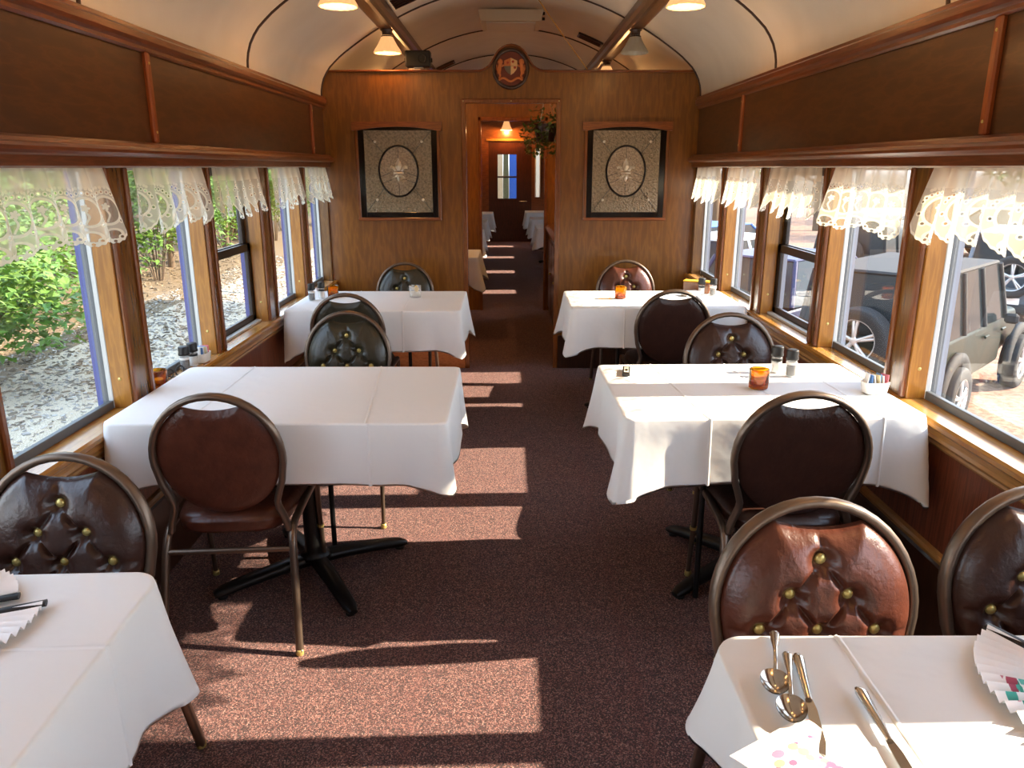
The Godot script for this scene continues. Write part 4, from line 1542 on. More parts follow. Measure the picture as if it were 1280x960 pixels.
func fittings() -> void:
	var zs := [-5.95, -4.29, -2.63, -0.97, 0.69, 2.35]
	var ord := ["beside the end wall", "second from the end wall", "third from the end wall", "fourth from the end wall", "fifth from the end wall", "sixth from the end wall"]
	for k in zs.size():
		ceiling_lamp(Vector3(-0.885, 2.513, zs[k]), true, "lit bell-shaped glass lamp on the forest-side beam, %s" % ord[k])
		ceiling_lamp(Vector3(0.885, 2.513, zs[k]), k != 0, ("lit bell-shaped glass lamp on the car-park-side beam, %s" if k != 0 else "unlit grey bell-shaped glass lamp on the car-park-side beam, %s") % ord[k])
	for k in 2:
		for s in [-1, 1]:
			ceiling_lamp(Vector3(0.885 * s, 2.513, -7.61 - 1.66 * k), true, "lit bell-shaped lamp glowing over the top of the end wall, %s side%s" % ["forest" if s < 0 else "car park", "" if k == 0 else ", farther back"], 0.2 if k == 0 else 0.04)
	# loudspeaker on the end wall
	var o := thing("loudspeaker", "small black loudspeaker box standing on top of the end wall", "speaker", Vector3(-0.680, 2.272, Z_END - 0.02))
	var mb := MB.new()
	mb.box(Vector3(0, 0.058, 0), Vector3(0.185, 0.112, 0.10), 0.008)
	put("cabinet", mb, M.black, o)
	mb = MB.new()
	mb.xf = Transform3D(Basis(Vector3(1, 0, 0), PI * 0.5), Vector3(0.032, 0.058, 0.050))
	mb.lathe([[0.034, 0.0], [0.034, 0.004], [0.028, 0.004], [0.016, -0.006], [0.010, -0.002], [0.0, 0.001]], 22)
	put("driver_cone", mb, M.rubber, o)
	for s in [-1.0, 1.0]:
		mb = MB.new()
		mb.box(Vector3(0.097 * s, 0.052, 0), Vector3(0.010, 0.030, 0.03), 0.003)
		put("bracket", mb, M.black, o)
	mb = MB.new()
	mb.box(Vector3(0, 0.0, 0.0), Vector3(0.07, 0.010, 0.06), 0.002)
	put("foot_plate", mb, M.cream, o)
	# air unit under the arch
	o = thing("ceiling_air_unit", "white air-conditioning unit fixed under the arched ceiling", "air conditioner", Vector3(0.0, 2.70, -6.72))
	mb = MB.new()
	var pr := pv([-0.24, 0.0, 0.24, 0.0, 0.26, 0.07, 0.26, 0.085, -0.26, 0.085, -0.26, 0.07])
	mb.prism(pr, -0.48, 0.0)
	put("housing", mb, M.cream, o)
	mb = MB.new()
	mb.box(Vector3(0, -0.004, -0.25), Vector3(0.40, 0.010, 0.40), 0.003)
	put("intake_panel", mb, M.white, o)
	for k in 2:
		mb = MB.new()
		mb.lathe([[0.0, 0.0], [0.012, 0.0], [0.012, 0.02], [0.0, 0.02]], 12, Vector3(0.265, 0.02 + 0.04 * k, -0.1))
		put("knob", mb, M.black, o)
	# yellow cord
	o = thing("yellow_rope", "thin yellow cord strung from the ceiling to the end wall", "cord", Vector3.ZERO)
	mb = MB.new()
	mb.tube([Vector3(0.13, 2.79, -5.95), Vector3(0.22, 2.68, -5.99), Vector3(0.38, 2.48, -6.03), Vector3(0.56, 2.262, -6.06)], 0.004, 6)
	put("strand", mb, mat(c8(190, 140, 52), 0.6), o)
	# louvred vents in the arch
	for q in [[-0.80, -0.56, -5.45, -5.75, "framed brown louvre vent beside the forest-side beam"], [0.60, 0.80, -7.25, -7.40, "dark slotted vent in the arch beyond the end wall, car park side"], [-0.80, -0.62, -9.0, -9.15, "dark slotted vent in the arch beyond the end wall, forest side"]]:
		o = thing("ceiling_vent", q[4], "vent", Vector3.ZERO)
		var xm: float = (q[0] + q[1]) * 0.5
		var sl: float = atan2(crown_y(q[1]) - crown_y(q[0]), q[1] - q[0])
		o.position = Vector3(xm, crown_y(xm) - 0.008, (q[2] + q[3]) * 0.5)
		o.rotation.z = sl
		var hw: float = (q[1] - q[0]) * 0.5
		var hd: float = (q[2] - q[3]) * 0.5
		mb = MB.new()
		mb.box(Vector3(0, 0.002, 0), Vector3(hw * 2.0, 0.012, hd * 2.0), 0.002)
		put("back_plate", mb, M.walnut, o)
		for k in 4:
			mb = MB.new()
			var fx := hw * (2 if k < 2 else 0)
			if k < 2: mb.box(Vector3(0, -0.006, (hd + 0.008) * (1 if k == 0 else -1)), Vector3(hw * 2.0 + 0.034, 0.016, 0.016), 0.003)
			else: mb.box(Vector3((hw + 0.008) * (1 if k == 2 else -1), -0.006, 0), Vector3(0.016, 0.016, hd * 2.0), 0.003)
			put("frame", mb, M.cream if q[2] > -6.0 else M.walnut, o)
		for k in 5:
			mb = MB.new()
			mb.xf = Transform3D(Basis(Vector3(1, 0, 0), 0.5), Vector3(0, -0.008, hd * (-0.8 + 0.4 * k)))
			mb.box(Vector3.ZERO, Vector3(hw * 2.0, 0.003, hd * 0.3))
			put("slat", mb, M.beam, o)

func beyond() -> void:
	# sideboard along the car park side, just through the doorway
	var o := thing("sideboard", "dark wooden sideboard with rolled top beyond the doorway", "sideboard", Vector3(0.68, 0, -7.58))
	var mb := MB.new()
	mb.box(Vector3(0, 0.46, 0), Vector3(0.50, 0.92, 2.1), 0.008)
	put("body", mb, M.walnut, o)
	mb = MB.new()
	mb.prism(pv([-0.30, 0.92, 0.25, 0.92, 0.25, 0.97, -0.20, 0.985, -0.27, 0.97, -0.30, 0.94]), -1.06, 1.06)
	put("rolled_top", mb, M.mould, o)
	for k in 3:
		mb = MB.new()
		mb.box(Vector3(-0.256, 0.44, -0.68 + 0.68 * k), Vector3(0.014, 0.74, 0.60), 0.006)
		var dr := put("door", mb, M.door, o)
		mb = MB.new()
		mb.ball(Vector3(-0.272, 0.5, -0.45 + 0.68 * k), Vector3(0.012, 0.012, 0.012), 10, 6)
		put("knob", mb, M.brass, dr)
	o = thing("wall_vestibule", "second veneered partition with an open doorway beyond the sideboard", "wall", Vector3(0, 0, -8.68), 0.0, "", "structure")
	for q in [[-1.40, 0.0, -0.33, 2.30], [0.385, 0.0, 1.40, 2.30], [-0.33, 2.06, 0.385, 2.30]]:
		mb = MB.new()
		mb.span(Vector3(q[0], q[1], -0.05), Vector3(q[2], q[3], 0.0))
		put("veneer_panel", mb, M.veneer, o)
	for q in [[-0.345, 0.0, -0.315, 2.085], [0.37, 0.0, 0.40, 2.085], [-0.345, 2.045, 0.40, 2.085]]:
		mb = MB.new()
		mb.span(Vector3(q[0], q[1], -0.052), Vector3(q[2], q[3], 0.012), 0.004)
		put("casing", mb, M.mould, o)
	# napkin stack / tray on the sideboard
	o = thing("serving_tray", "rose-coloured tray on the sideboard", "tray", Vector3(0.52, 0.986, -6.85))
	mb = MB.new()
	mb.lathe([[0.0, 0.0], [0.10, 0.0], [0.125, 0.02], [0.12, 0.02], [0.098, 0.005], [0.0, 0.005]], 24)
	put("dish", mb, mat(c8(150, 96, 84), 0.4), o)
	# far end wall and its door
	o = thing("wall_far", "dark wooden wall at the far end of the next room", "wall", Vector3(0, 0, Z_FAR), 0.0, "", "structure")
	for q in [[-OUT, 0.0, -0.45, 2.98], [0.66, 0.0, OUT, 2.98], [-0.45, 2.12, 0.66, 2.98], [0.47, 0.0, 0.54, 2.12], [0.54, 0.0, 0.66, 0.95], [0.54, 1.95, 0.66, 2.12]]:
		mb = MB.new()
		mb.span(Vector3(q[0], q[1], -0.06), Vector3(q[2], q[3], 0.0))
		put("wall_board", mb, M.rail_x, o)
	mb = MB.new()
	mb.span(Vector3(-0.50, 2.10, -0.01), Vector3(0.52, 2.15, 0.03), 0.006)
	put("door_head", mb, M.sill, o)
	var w := thing("window_%d" % (win_no + 1), "narrow cream-framed window beside the far door", "window", Vector3(0.60, 0.95, Z_FAR), 0.0, "", "structure")
	win_no += 1
	for s in [-1.0, 1.0]:
		mb = MB.new()
		mb.span(Vector3(0.04 * s, 0.0, -0.02), Vector3(0.06 * s, 1.0, 0.02), 0.003)
		put("frame", mb, M.cream, w)
	mb = MB.new()
	mb.poly([Vector3(-0.06, 0, -0.03), Vector3(0.06, 0, -0.03), Vector3(0.06, 1.0, -0.03), Vector3(-0.06, 1.0, -0.03)], Vector3(0, 0, -1))
	put("pane", mb, M.pane, w)
	var d := thing("door_1", "dark brown end door with two-light window and steel handle", "door", Vector3(0.01, 0, Z_FAR - 0.03), 0.0, "", "structure")
	for q in [[-0.46, 0.0, -0.265, 2.12], [0.135, 0.0, 0.46, 2.12], [-0.265, 0.0, 0.135, 0.92], [-0.265, 1.83, 0.135, 2.12]]:
		mb = MB.new()
		mb.span(Vector3(q[0], q[1], -0.02), Vector3(q[2], q[3], 0.02))
		put("door_panel", mb, M.door, d)
	mb = MB.new()
	mb.span(Vector3(-0.265, 1.35, -0.018), Vector3(0.135, 1.385, 0.018), 0.004)
	put("window_bar", mb, M.walnut, d)
	for q in [[0.92, 1.35], [1.385, 1.83]]:
		mb = MB.new()
		mb.poly([Vector3(-0.265, q[0], 0), Vector3(0.135, q[0], 0), Vector3(0.135, q[1], 0), Vector3(-0.265, q[1], 0)], Vector3(0, 0, -1))
		put("pane", mb, M.pane, d)
	mb = MB.new()
	mb.tube([Vector3(0.20, 0.86, 0.02), Vector3(0.20, 0.86, 0.06), Vector3(0.36, 0.86, 0.06)], 0.010, 8)
	put("handle", mb, M.steel, d)
	# lamp over the door
	o = thing("door_lamp", "lit white cone lamp glowing above the far door", "lamp", Vector3(-0.065, 2.50, -16.78))
	mb = MB.new()
	mb.lathe([[0.0, 0.0], [0.05, 0.0], [0.055, -0.03], [0.10, -0.16], [0.13, -0.19], [0.12, -0.19], [0.05, -0.04], [0.0, -0.03]], 20)
	put("lamp_shade", mb, M.shade_lit, o)
	mb = MB.new()
	mb.ball(Vector3(0, -0.12, 0), Vector3(0.04, 0.05, 0.04), 12, 8)
	put("bulb", mb, M.bulb, o)
	lamp_light(o, -0.21, 0.25)
	# coach end seen through the door
	o = thing("coach_end", "blue and beige painted end of the neighbouring coach", "coach", Vector3(0, -0.4, -18.6))
	for q in [[-0.9, -0.16, c8(196, 178, 140)], [-0.15, -0.02, c8(84, 88, 60)], [-0.01, 0.48, c8(40, 92, 176)], [0.5, 0.9, c8(206, 196, 170)]]:
		mb = MB.new()
		mb.span(Vector3(q[0], 0.0, -0.2), Vector3(q[1], 3.2, 0.0), 0.01)
		put("end_panel", mb, mat(q[2], 0.5), o)
	# hanging plant in the doorway
	o = thing("hanging_plant", "leafy trailing plant in a basket hanging in the doorway", "plant", Vector3(0.265, 1.835, Z_END - 0.17))
	o.scale = Vector3.ONE * 1.3
	mb = MB.new()
	mb.lathe([[0.0, -0.06], [0.05, -0.06], [0.075, 0.04], [0.07, 0.04], [0.0, 0.03]], 16)
	put("basket", mb, M.walnut, o)
	mb = MB.new()
	for k in 3:
		var a := TAU * k / 3.0
		mb.tube([Vector3(cos(a) * 0.07, 0.04, sin(a) * 0.07), Vector3(0, 0.22, 0)], 0.002, 5)
	put("hanger", mb, M.cream, o)
	var lf := MB.new()
	rng.seed = 55
	for k in 420:
		var a := rng.randf() * TAU
		var r := 0.03 + 0.115 * sqrt(rng.randf())
		var p := Vector3(cos(a) * r, rng.randf_range(-0.13, 0.12) * (1.2 - r * 4.0) - (0.07 if r > 0.09 else 0.0) + 0.02, sin(a) * r)
		var b := Basis.from_euler(Vector3(rng.randf_range(-1.2, 0.6), rng.randf() * TAU, rng.randf_range(-0.6, 0.6)))
		var l := rng.randf_range(0.020, 0.038)
		lf.poly([p, p + b * Vector3(l * 0.35, 0.004, l * 0.5), p + b * Vector3(0, 0, l), p + b * Vector3(-l * 0.35, 0.004, l * 0.5)], p - b * Vector3(0, 1, 0))
	var lm := mat(c8(70, 84, 34), 0.5)
	lm.backlight_enabled = true
	lm.backlight = Color(0.3, 0.34, 0.1)
	var fo := put("foliage", lf, lm, o)
	fo.set_meta("kind", "stuff")

# ------------------------------------------------------------------ out of doors
func ground_mesh(x0: float, x1: float, z0: float, z1: float, nx: int, nz: int, bank: float) -> MB:
	var f := FastNoiseLite.new()
	f.seed = 8
	f.frequency = 0.25
	var rows := []
	for r in nz + 1:
		var row := []
		for c in nx + 1:
			var u := float(c) / nx
			var x := lerpf(x0, x1, u * u)
			var z := lerpf(z0, z1, float(r) / nz)
			var y := GROUND + 0.05 * f.get_noise_2d(x, z)
			y += bank * clampf((absf(x) - 5.0) / 14.0, 0.0, 1.0)
			row.append(Vector3(x, y, z))
		rows.append(row)
	var mb := MB.new()
	mb.grid(rows, false, false, [], 1)
	return mb

func leaf_mesh() -> ArrayMesh:
	var mb := MB.new()
	mb.poly([Vector3.ZERO, Vector3(0.26, 0.05, 0.35), Vector3(0, 0.02, 0.62)], Vector3(0, -1, 0.3))
	mb.poly([Vector3.ZERO, Vector3(0, 0.02, 0.62), Vector3(-0.26, 0.05, 0.35)], Vector3(0, -1, 0.3))
	mb.poly([Vector3(0.26, 0.05, 0.35), Vector3(0, -0.06, 1.0), Vector3(0, 0.02, 0.62)], Vector3(0, -1, 0.6))
	mb.poly([Vector3(0, 0.02, 0.62), Vector3(0, -0.06, 1.0), Vector3(-0.26, 0.05, 0.35)], Vector3(0, -1, 0.6))
	return mb.mesh()

func leaves(o: Node3D, clumps: Array, count: int, size: float, tint: Color, sd: int) -> void:
	# leaves in layered sprays round each clump: [centre, radii]
	rng.seed = sd
	var mm := MultiMesh.new()
	mm.transform_format = MultiMesh.TRANSFORM_3D
	mm.use_colors = true
	mm.mesh = M.leaf_shape
	mm.instance_count = count
	for k in count:
		var cl: Array = clumps[k % clumps.size()]
		var d := Vector3(rng.randfn(), rng.randfn(), rng.randfn()).normalized()
		var r := pow(rng.randf(), 0.45)
		var p: Vector3 = cl[0] + d * cl[1] * r
		p.y = snappedf(p.y, 0.16) + rng.randf_range(-0.05, 0.05)
		var b := Basis.from_euler(Vector3(rng.randf_range(-0.2, 0.75), rng.randf() * TAU, rng.randf_range(-0.5, 0.5)))
		var sc := size * rng.randf_range(0.6, 1.35)
		mm.set_instance_transform(k, Transform3D(b.scaled_local(Vector3(sc, sc, sc)), p))
		var v := rng.randf_range(0.65, 1.25)
		mm.set_instance_color(k, Color(tint.r * v * rng.randf_range(0.9, 1.2), tint.g * v, tint.b * v * rng.randf_range(0.7, 1.1)))
	var mi := MultiMeshInstance3D.new()
	mi.name = "foliage"
	mi.multimesh = mm
	mi.material_override = M.leaf
	mi.set_meta("kind", "stuff")
	o.add_child(mi)

func shrub(at: Vector3, h: float, w: float, count: int, size: float, tint: Color, sd: int, label: String, group: String) -> void:
	var o := thing("leafy_shrub", label, "shrub", at, 0.0, group)
	rng.seed = sd
	var clumps := []
	var st := MB.new()
	for k in 9:
		var a := rng.randf() * TAU
		var r := w * 0.42 * sqrt(rng.randf())
		var y := h * rng.randf_range(0.3, 0.85)
		var c := Vector3(cos(a) * r, y, sin(a) * r)
		clumps.append([c, Vector3(w * 0.34, h * 0.22, w * 0.34)])
		st.tube([Vector3(cos(a) * 0.06, 0, sin(a) * 0.06), c * Vector3(0.4, 0.55, 0.4), c], [0.02, 0.014, 0.006], 6)
	put("stem", st, M.bark, o)
	leaves(o, clumps, count, size, tint, sd + 1)

func tree(at: Vector3, h: float, w: float, count: int, size: float, tint: Color, sd: int, label: String, group: String) -> void:
	var o := thing("broadleaf_tree", label, "tree", at, 0.0, group)
	rng.seed = sd
	var mb := MB.new()
	var bend := Vector3(rng.randf_range(-0.3, 0.3), 0, rng.randf_range(-0.3, 0.3))
	var tr := h * 0.022 + 0.05
	mb.tube([Vector3.ZERO, Vector3(0, h * 0.3, 0) + bend * 0.4, Vector3(0, h * 0.6, 0) + bend, Vector3(0, h * 0.9, 0) + bend * 1.6], [tr * 1.2, tr, tr * 0.6, 0.02], 10)
	var trunk := put("trunk", mb, M.bark, o)
	var clumps := []
	var br := MB.new()
	for k in 11:
		var a := rng.randf() * TAU
		var y := h * rng.randf_range(0.42, 0.95)
		var r := w * 0.45 * sqrt(rng.randf()) * (1.25 - y / h)
		var c := Vector3(cos(a) * r, y, sin(a) * r) + bend
		clumps.append([c, Vector3(w * 0.3, h * 0.10, w * 0.3)])
		br.tube([Vector3(0, y * 0.72, 0) + bend * 0.8, c], [tr * 0.4, 0.012], 6)
	put("branch", br, M.bark, trunk)
	leaves(o, clumps, count, size, tint, sd + 1)

func scatter(called: String, label: String, category: String, count: int, x0: float, dx: float, size: float, tint: Color, lo: float, hi: float, sd: int) -> void:
	var mm := MultiMesh.new()
	mm.transform_format = MultiMesh.TRANSFORM_3D
	mm.use_colors = true
	var cm := MB.new()
	cm.box(Vector3.ZERO, Vector3(size, size * 0.14, size * 0.45))
	mm.mesh = cm.mesh()
	mm.instance_count = count
	rng.seed = sd
	var f := FastNoiseLite.new()
	f.seed = 8
	f.frequency = 0.25
	for k in count:
		var x := x0 + dx * rng.randf()
		var z := rng.randf_range(-26.0, -2.0)
		var y := GROUND + 0.05 * f.get_noise_2d(x, z) + 0.5 * clampf((absf(x) - 5.0) / 14.0, 0.0, 1.0) + 0.006
		var b := Basis.from_euler(Vector3(rng.randf_range(-0.5, 0.5), rng.randf() * TAU, rng.randf_range(-0.5, 0.5)))
		var sc := rng.randf_range(0.5, 1.6)
		mm.set_instance_transform(k, Transform3D(b.scaled_local(Vector3(sc, sc, sc)), Vector3(x, y, z)))
		var v := rng.randf_range(lo, hi)
		mm.set_instance_color(k, Color(v * tint.r, v * tint.g, v * tint.b))
	var mi := MultiMeshInstance3D.new()
	mi.name = numbered(called)
	mi.multimesh = mm
	if not M.has("chip"):
		M.chip = mat(Color.WHITE, 0.9)
		M.chip.vertex_color_use_as_albedo = true
	mi.material_override = M.chip
	tag(mi, label, category, "", "stuff")
	add_child(mi)

func outdoors() -> void:
	M.leaf_shape = leaf_mesh()
	M.leaf = mat(Color.WHITE, 0.55)
	M.leaf.vertex_color_use_as_albedo = true
	M.leaf.backlight_enabled = true
	M.leaf.backlight = Color(0.62, 0.7, 0.3)
	M.bark = mat(c8(92, 76, 60), 0.9)
	M.mulch = mat(Color.WHITE, 0.95)
	M.mulch.albedo_texture = noise_tex(0.09, [[0.0, c8(112, 98, 80)], [0.35, c8(176, 158, 132)], [0.55, c8(210, 194, 168)], [0.75, c8(228, 215, 194)], [1.0, c8(150, 130, 104)]], 1024, FastNoiseLite.TYPE_SIMPLEX, 4, 91)
	M.mulch.heightmap_enabled = true
	M.mulch.heightmap_texture = noise_tex(0.1, [], 1024, FastNoiseLite.TYPE_CELLULAR, 2, 92)
	M.mulch.heightmap_scale = 2.5
	tri(M.mulch, Vector3(0.55, 0.55, 0.55))
	M.litter = mat(Color.WHITE, 0.95)  # brown litter, its tone darkened to stand in for forest shade
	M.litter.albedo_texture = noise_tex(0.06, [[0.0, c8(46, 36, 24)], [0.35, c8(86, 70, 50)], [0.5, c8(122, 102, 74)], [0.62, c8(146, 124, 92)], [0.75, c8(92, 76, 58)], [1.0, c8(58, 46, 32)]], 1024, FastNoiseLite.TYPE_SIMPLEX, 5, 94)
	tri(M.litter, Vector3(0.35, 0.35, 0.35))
	M.dirt = mat(Color.WHITE, 0.95)
	M.dirt.albedo_texture = noise_tex(0.03, [[0.0, c8(96, 66, 50)], [0.45, c8(124, 92, 74)], [0.7, c8(142, 112, 94)], [1.0, c8(100, 66, 48)]], 1024, FastNoiseLite.TYPE_SIMPLEX, 5, 93)
	tri(M.dirt, Vector3(0.22, 0.22, 0.22))
	var g := thing("ground_forest_side", "pale wood-chip ground beside the coach and under the trees", "ground", Vector3.ZERO, 0.0, "", "structure")
	put("wood_chip_bed", ground_mesh(-1.2, -7.3, 14.0, -60.0, 24, 90, 0.5), M.mulch, g)
	g = thing("forest_floor", "brown leaf litter with tree shade put into its colour, beyond the wood chips", "ground", Vector3.ZERO, 0.0, "", "structure")
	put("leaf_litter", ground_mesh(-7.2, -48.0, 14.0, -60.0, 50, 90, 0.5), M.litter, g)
	g = thing("ground_car_park_side", "reddish dirt car park beside the coach", "ground", Vector3.ZERO, 0.0, "", "structure")
	put("dirt_surface", ground_mesh(-1.2, 60.0, 14.0, -60.0, 40, 60, 0.0), M.dirt, g)
	# loose chips and fallen leaves
	scatter("wood_chips", "scattered pale wood chips lying over the forest-side ground", "wood chips", 14000, -2.2, -5.9, 0.05, Color(1.04, 0.96, 0.84), 0.16, 0.46, 61)
	scatter("fallen_leaves", "brown fallen leaves strewn under the forest-side shrubs", "leaves", 16000, -5.6, -12.0, 0.07, Color(1.1, 0.82, 0.52), 0.05, 0.26, 62)
	# forest side planting
	var gr := Color(0.12, 0.235, 0.045)
	var k := 0
	for q in [[-9.4, -14.0, 4.0, 4.0], [-7.6, -9.9, 3.4, 3.1], [-11.0, -16.8, 4.5, 4.4], [-9.1, -20.0, 3.8, 3.3], [-9.9, -23.7, 4.0, 3.7], [-11.3, -21.8, 4.7, 4.4], [-10.2, -28.1, 4.3, 3.7], [-9.3, -31.0, 3.4, 3.5], [-10.2, -35.6, 4.5, 4.6], [-9.1, -39.1, 3.8, 4.0], [-11.7, -41.4, 5.2, 5.5], [-7.8, -3.9, 3.4, 2.9], [-9.9, -47.1, 5.2, 5.5], [-12.6, -31.0, 5.2, 5.1]]:
		shrub(Vector3(q[0], GROUND - 0.05, q[1]), q[2], q[3], 5200, 0.17, gr * 1.0, 1000 + 13 * k, ["low leafy shrub crowding the forest-side ground", "tall leafy shrub crowding the forest-side ground"][1 if q[2] > 3.1 else 0], "%s shrubs at the forest edge" % ["low", "tall"][1 if q[2] > 3.1 else 0])
		k += 1
	k = 0
	for q in [[-9.5, -9.0, 9.0, 5.0], [-12.0, -14.0, 10.0, 5.5], [-10.5, -19.5, 9.0, 5.0], [-13.5, -25.0, 11.0, 6.0], [-11.0, -31.0, 10.0, 6.0], [-15.5, -18.0, 11.0, 6.0], [-12.5, -6.5, 9.0, 5.0], [-17.0, -36.0, 12.0, 8.0], [-19.0, -46.0, 12.0, 8.0], [-12.0, 2.0, 9.0, 6.0]]:
		tree(Vector3(q[0], GROUND + 0.1, q[1]), q[2], q[3], 4200, 0.26, Color(0.12, 0.22, 0.042), 2000 + 17 * k, "broadleaf tree standing among the forest-side trunks", "forest-side trees")
		k += 1
	rng.seed = 31
	for j in 9:
		var o := thing("slender_trunk", "slender bare trunk rising among the forest-side shrubs", "tree", Vector3(-8.0 - rng.randf() * 6.0, GROUND, -10.0 - 2.1 * j), 0.0, "slender forest-side trunks")
		var mb := MB.new()
		mb.tube([Vector3.ZERO, Vector3(0.1, 2.5, 0.05), Vector3(rng.randf_range(-0.3, 0.4), 7.0, 0.1)], [0.10, 0.085, 0.05], 8)
		put("trunk", mb, M.bark, o)
	k = 0
	for q in [[19.0, -26.0, 6.0, 6.0], [24.0, -34.0, 7.0, 7.0], [15.0, -38.0, 7.0, 7.0], [27.0, -22.0, 7.0, 7.0], [11.0, -42.0, 7.0, 7.0], [30.0, -44.0, 9.0, 9.0], [20.0, -48.0, 9.0, 9.0], [29.0, -13.0, 7.0, 7.0], [38.0, -30.0, 9.0, 9.0], [5.0, -48.0, 8.0, 8.0]]:
		tree(Vector3(q[0], GROUND, q[1]), q[2], q[3], 3600, 0.32, Color(0.22, 0.30, 0.06), 4000 + 17 * k, "round leafy tree beyond the parked cars", "car park trees")
		k += 1
	vehicles()

# ------------------------------------------------------------------ parked cars
func wheel_meshes() -> void:
	var mb := MB.new()
	mb.xf = Transform3D(Basis(Vector3(0, 0, 1), PI * 0.5), Vector3.ZERO)
	mb.lathe([[0.24, 0.10], [0.30, 0.115], [0.35, 0.11], [0.375, 0.085], [0.375, -0.085], [0.35, -0.11], [0.30, -0.115], [0.24, -0.10]], 36, Vector3.ZERO, 0.0, 0)
	M.tyre_shape = mb.mesh()
	mb = MB.new()
	mb.xf = Transform3D(Basis(Vector3(0, 0, 1), PI * 0.5), Vector3.ZERO)
	mb.lathe([[0.245, 0.105], [0.235, 0.105], [0.22, 0.06], [0.21, -0.09], [0.245, -0.10]], 30)
	mb.xf = Transform3D()
	for k in 5:
		var a := TAU * k / 5.0
		var d := Vector3(0, cos(a), sin(a))
		for e in [-0.10, 0.10]:
			var d2 := Vector3(0, cos(a + e), sin(a + e))
			mb.tube([d * 0.04 + Vector3(-0.085, 0, 0), d2 * 0.15 + Vector3(-0.09, 0, 0), d2 * 0.232 + Vector3(-0.08, 0, 0)], [0.024, 0.018, 0.020], 6)
	mb.ball(Vector3(-0.088, 0, 0), Vector3(0.02, 0.05, 0.05), 12, 6)
	M.rim_shape = mb.mesh()

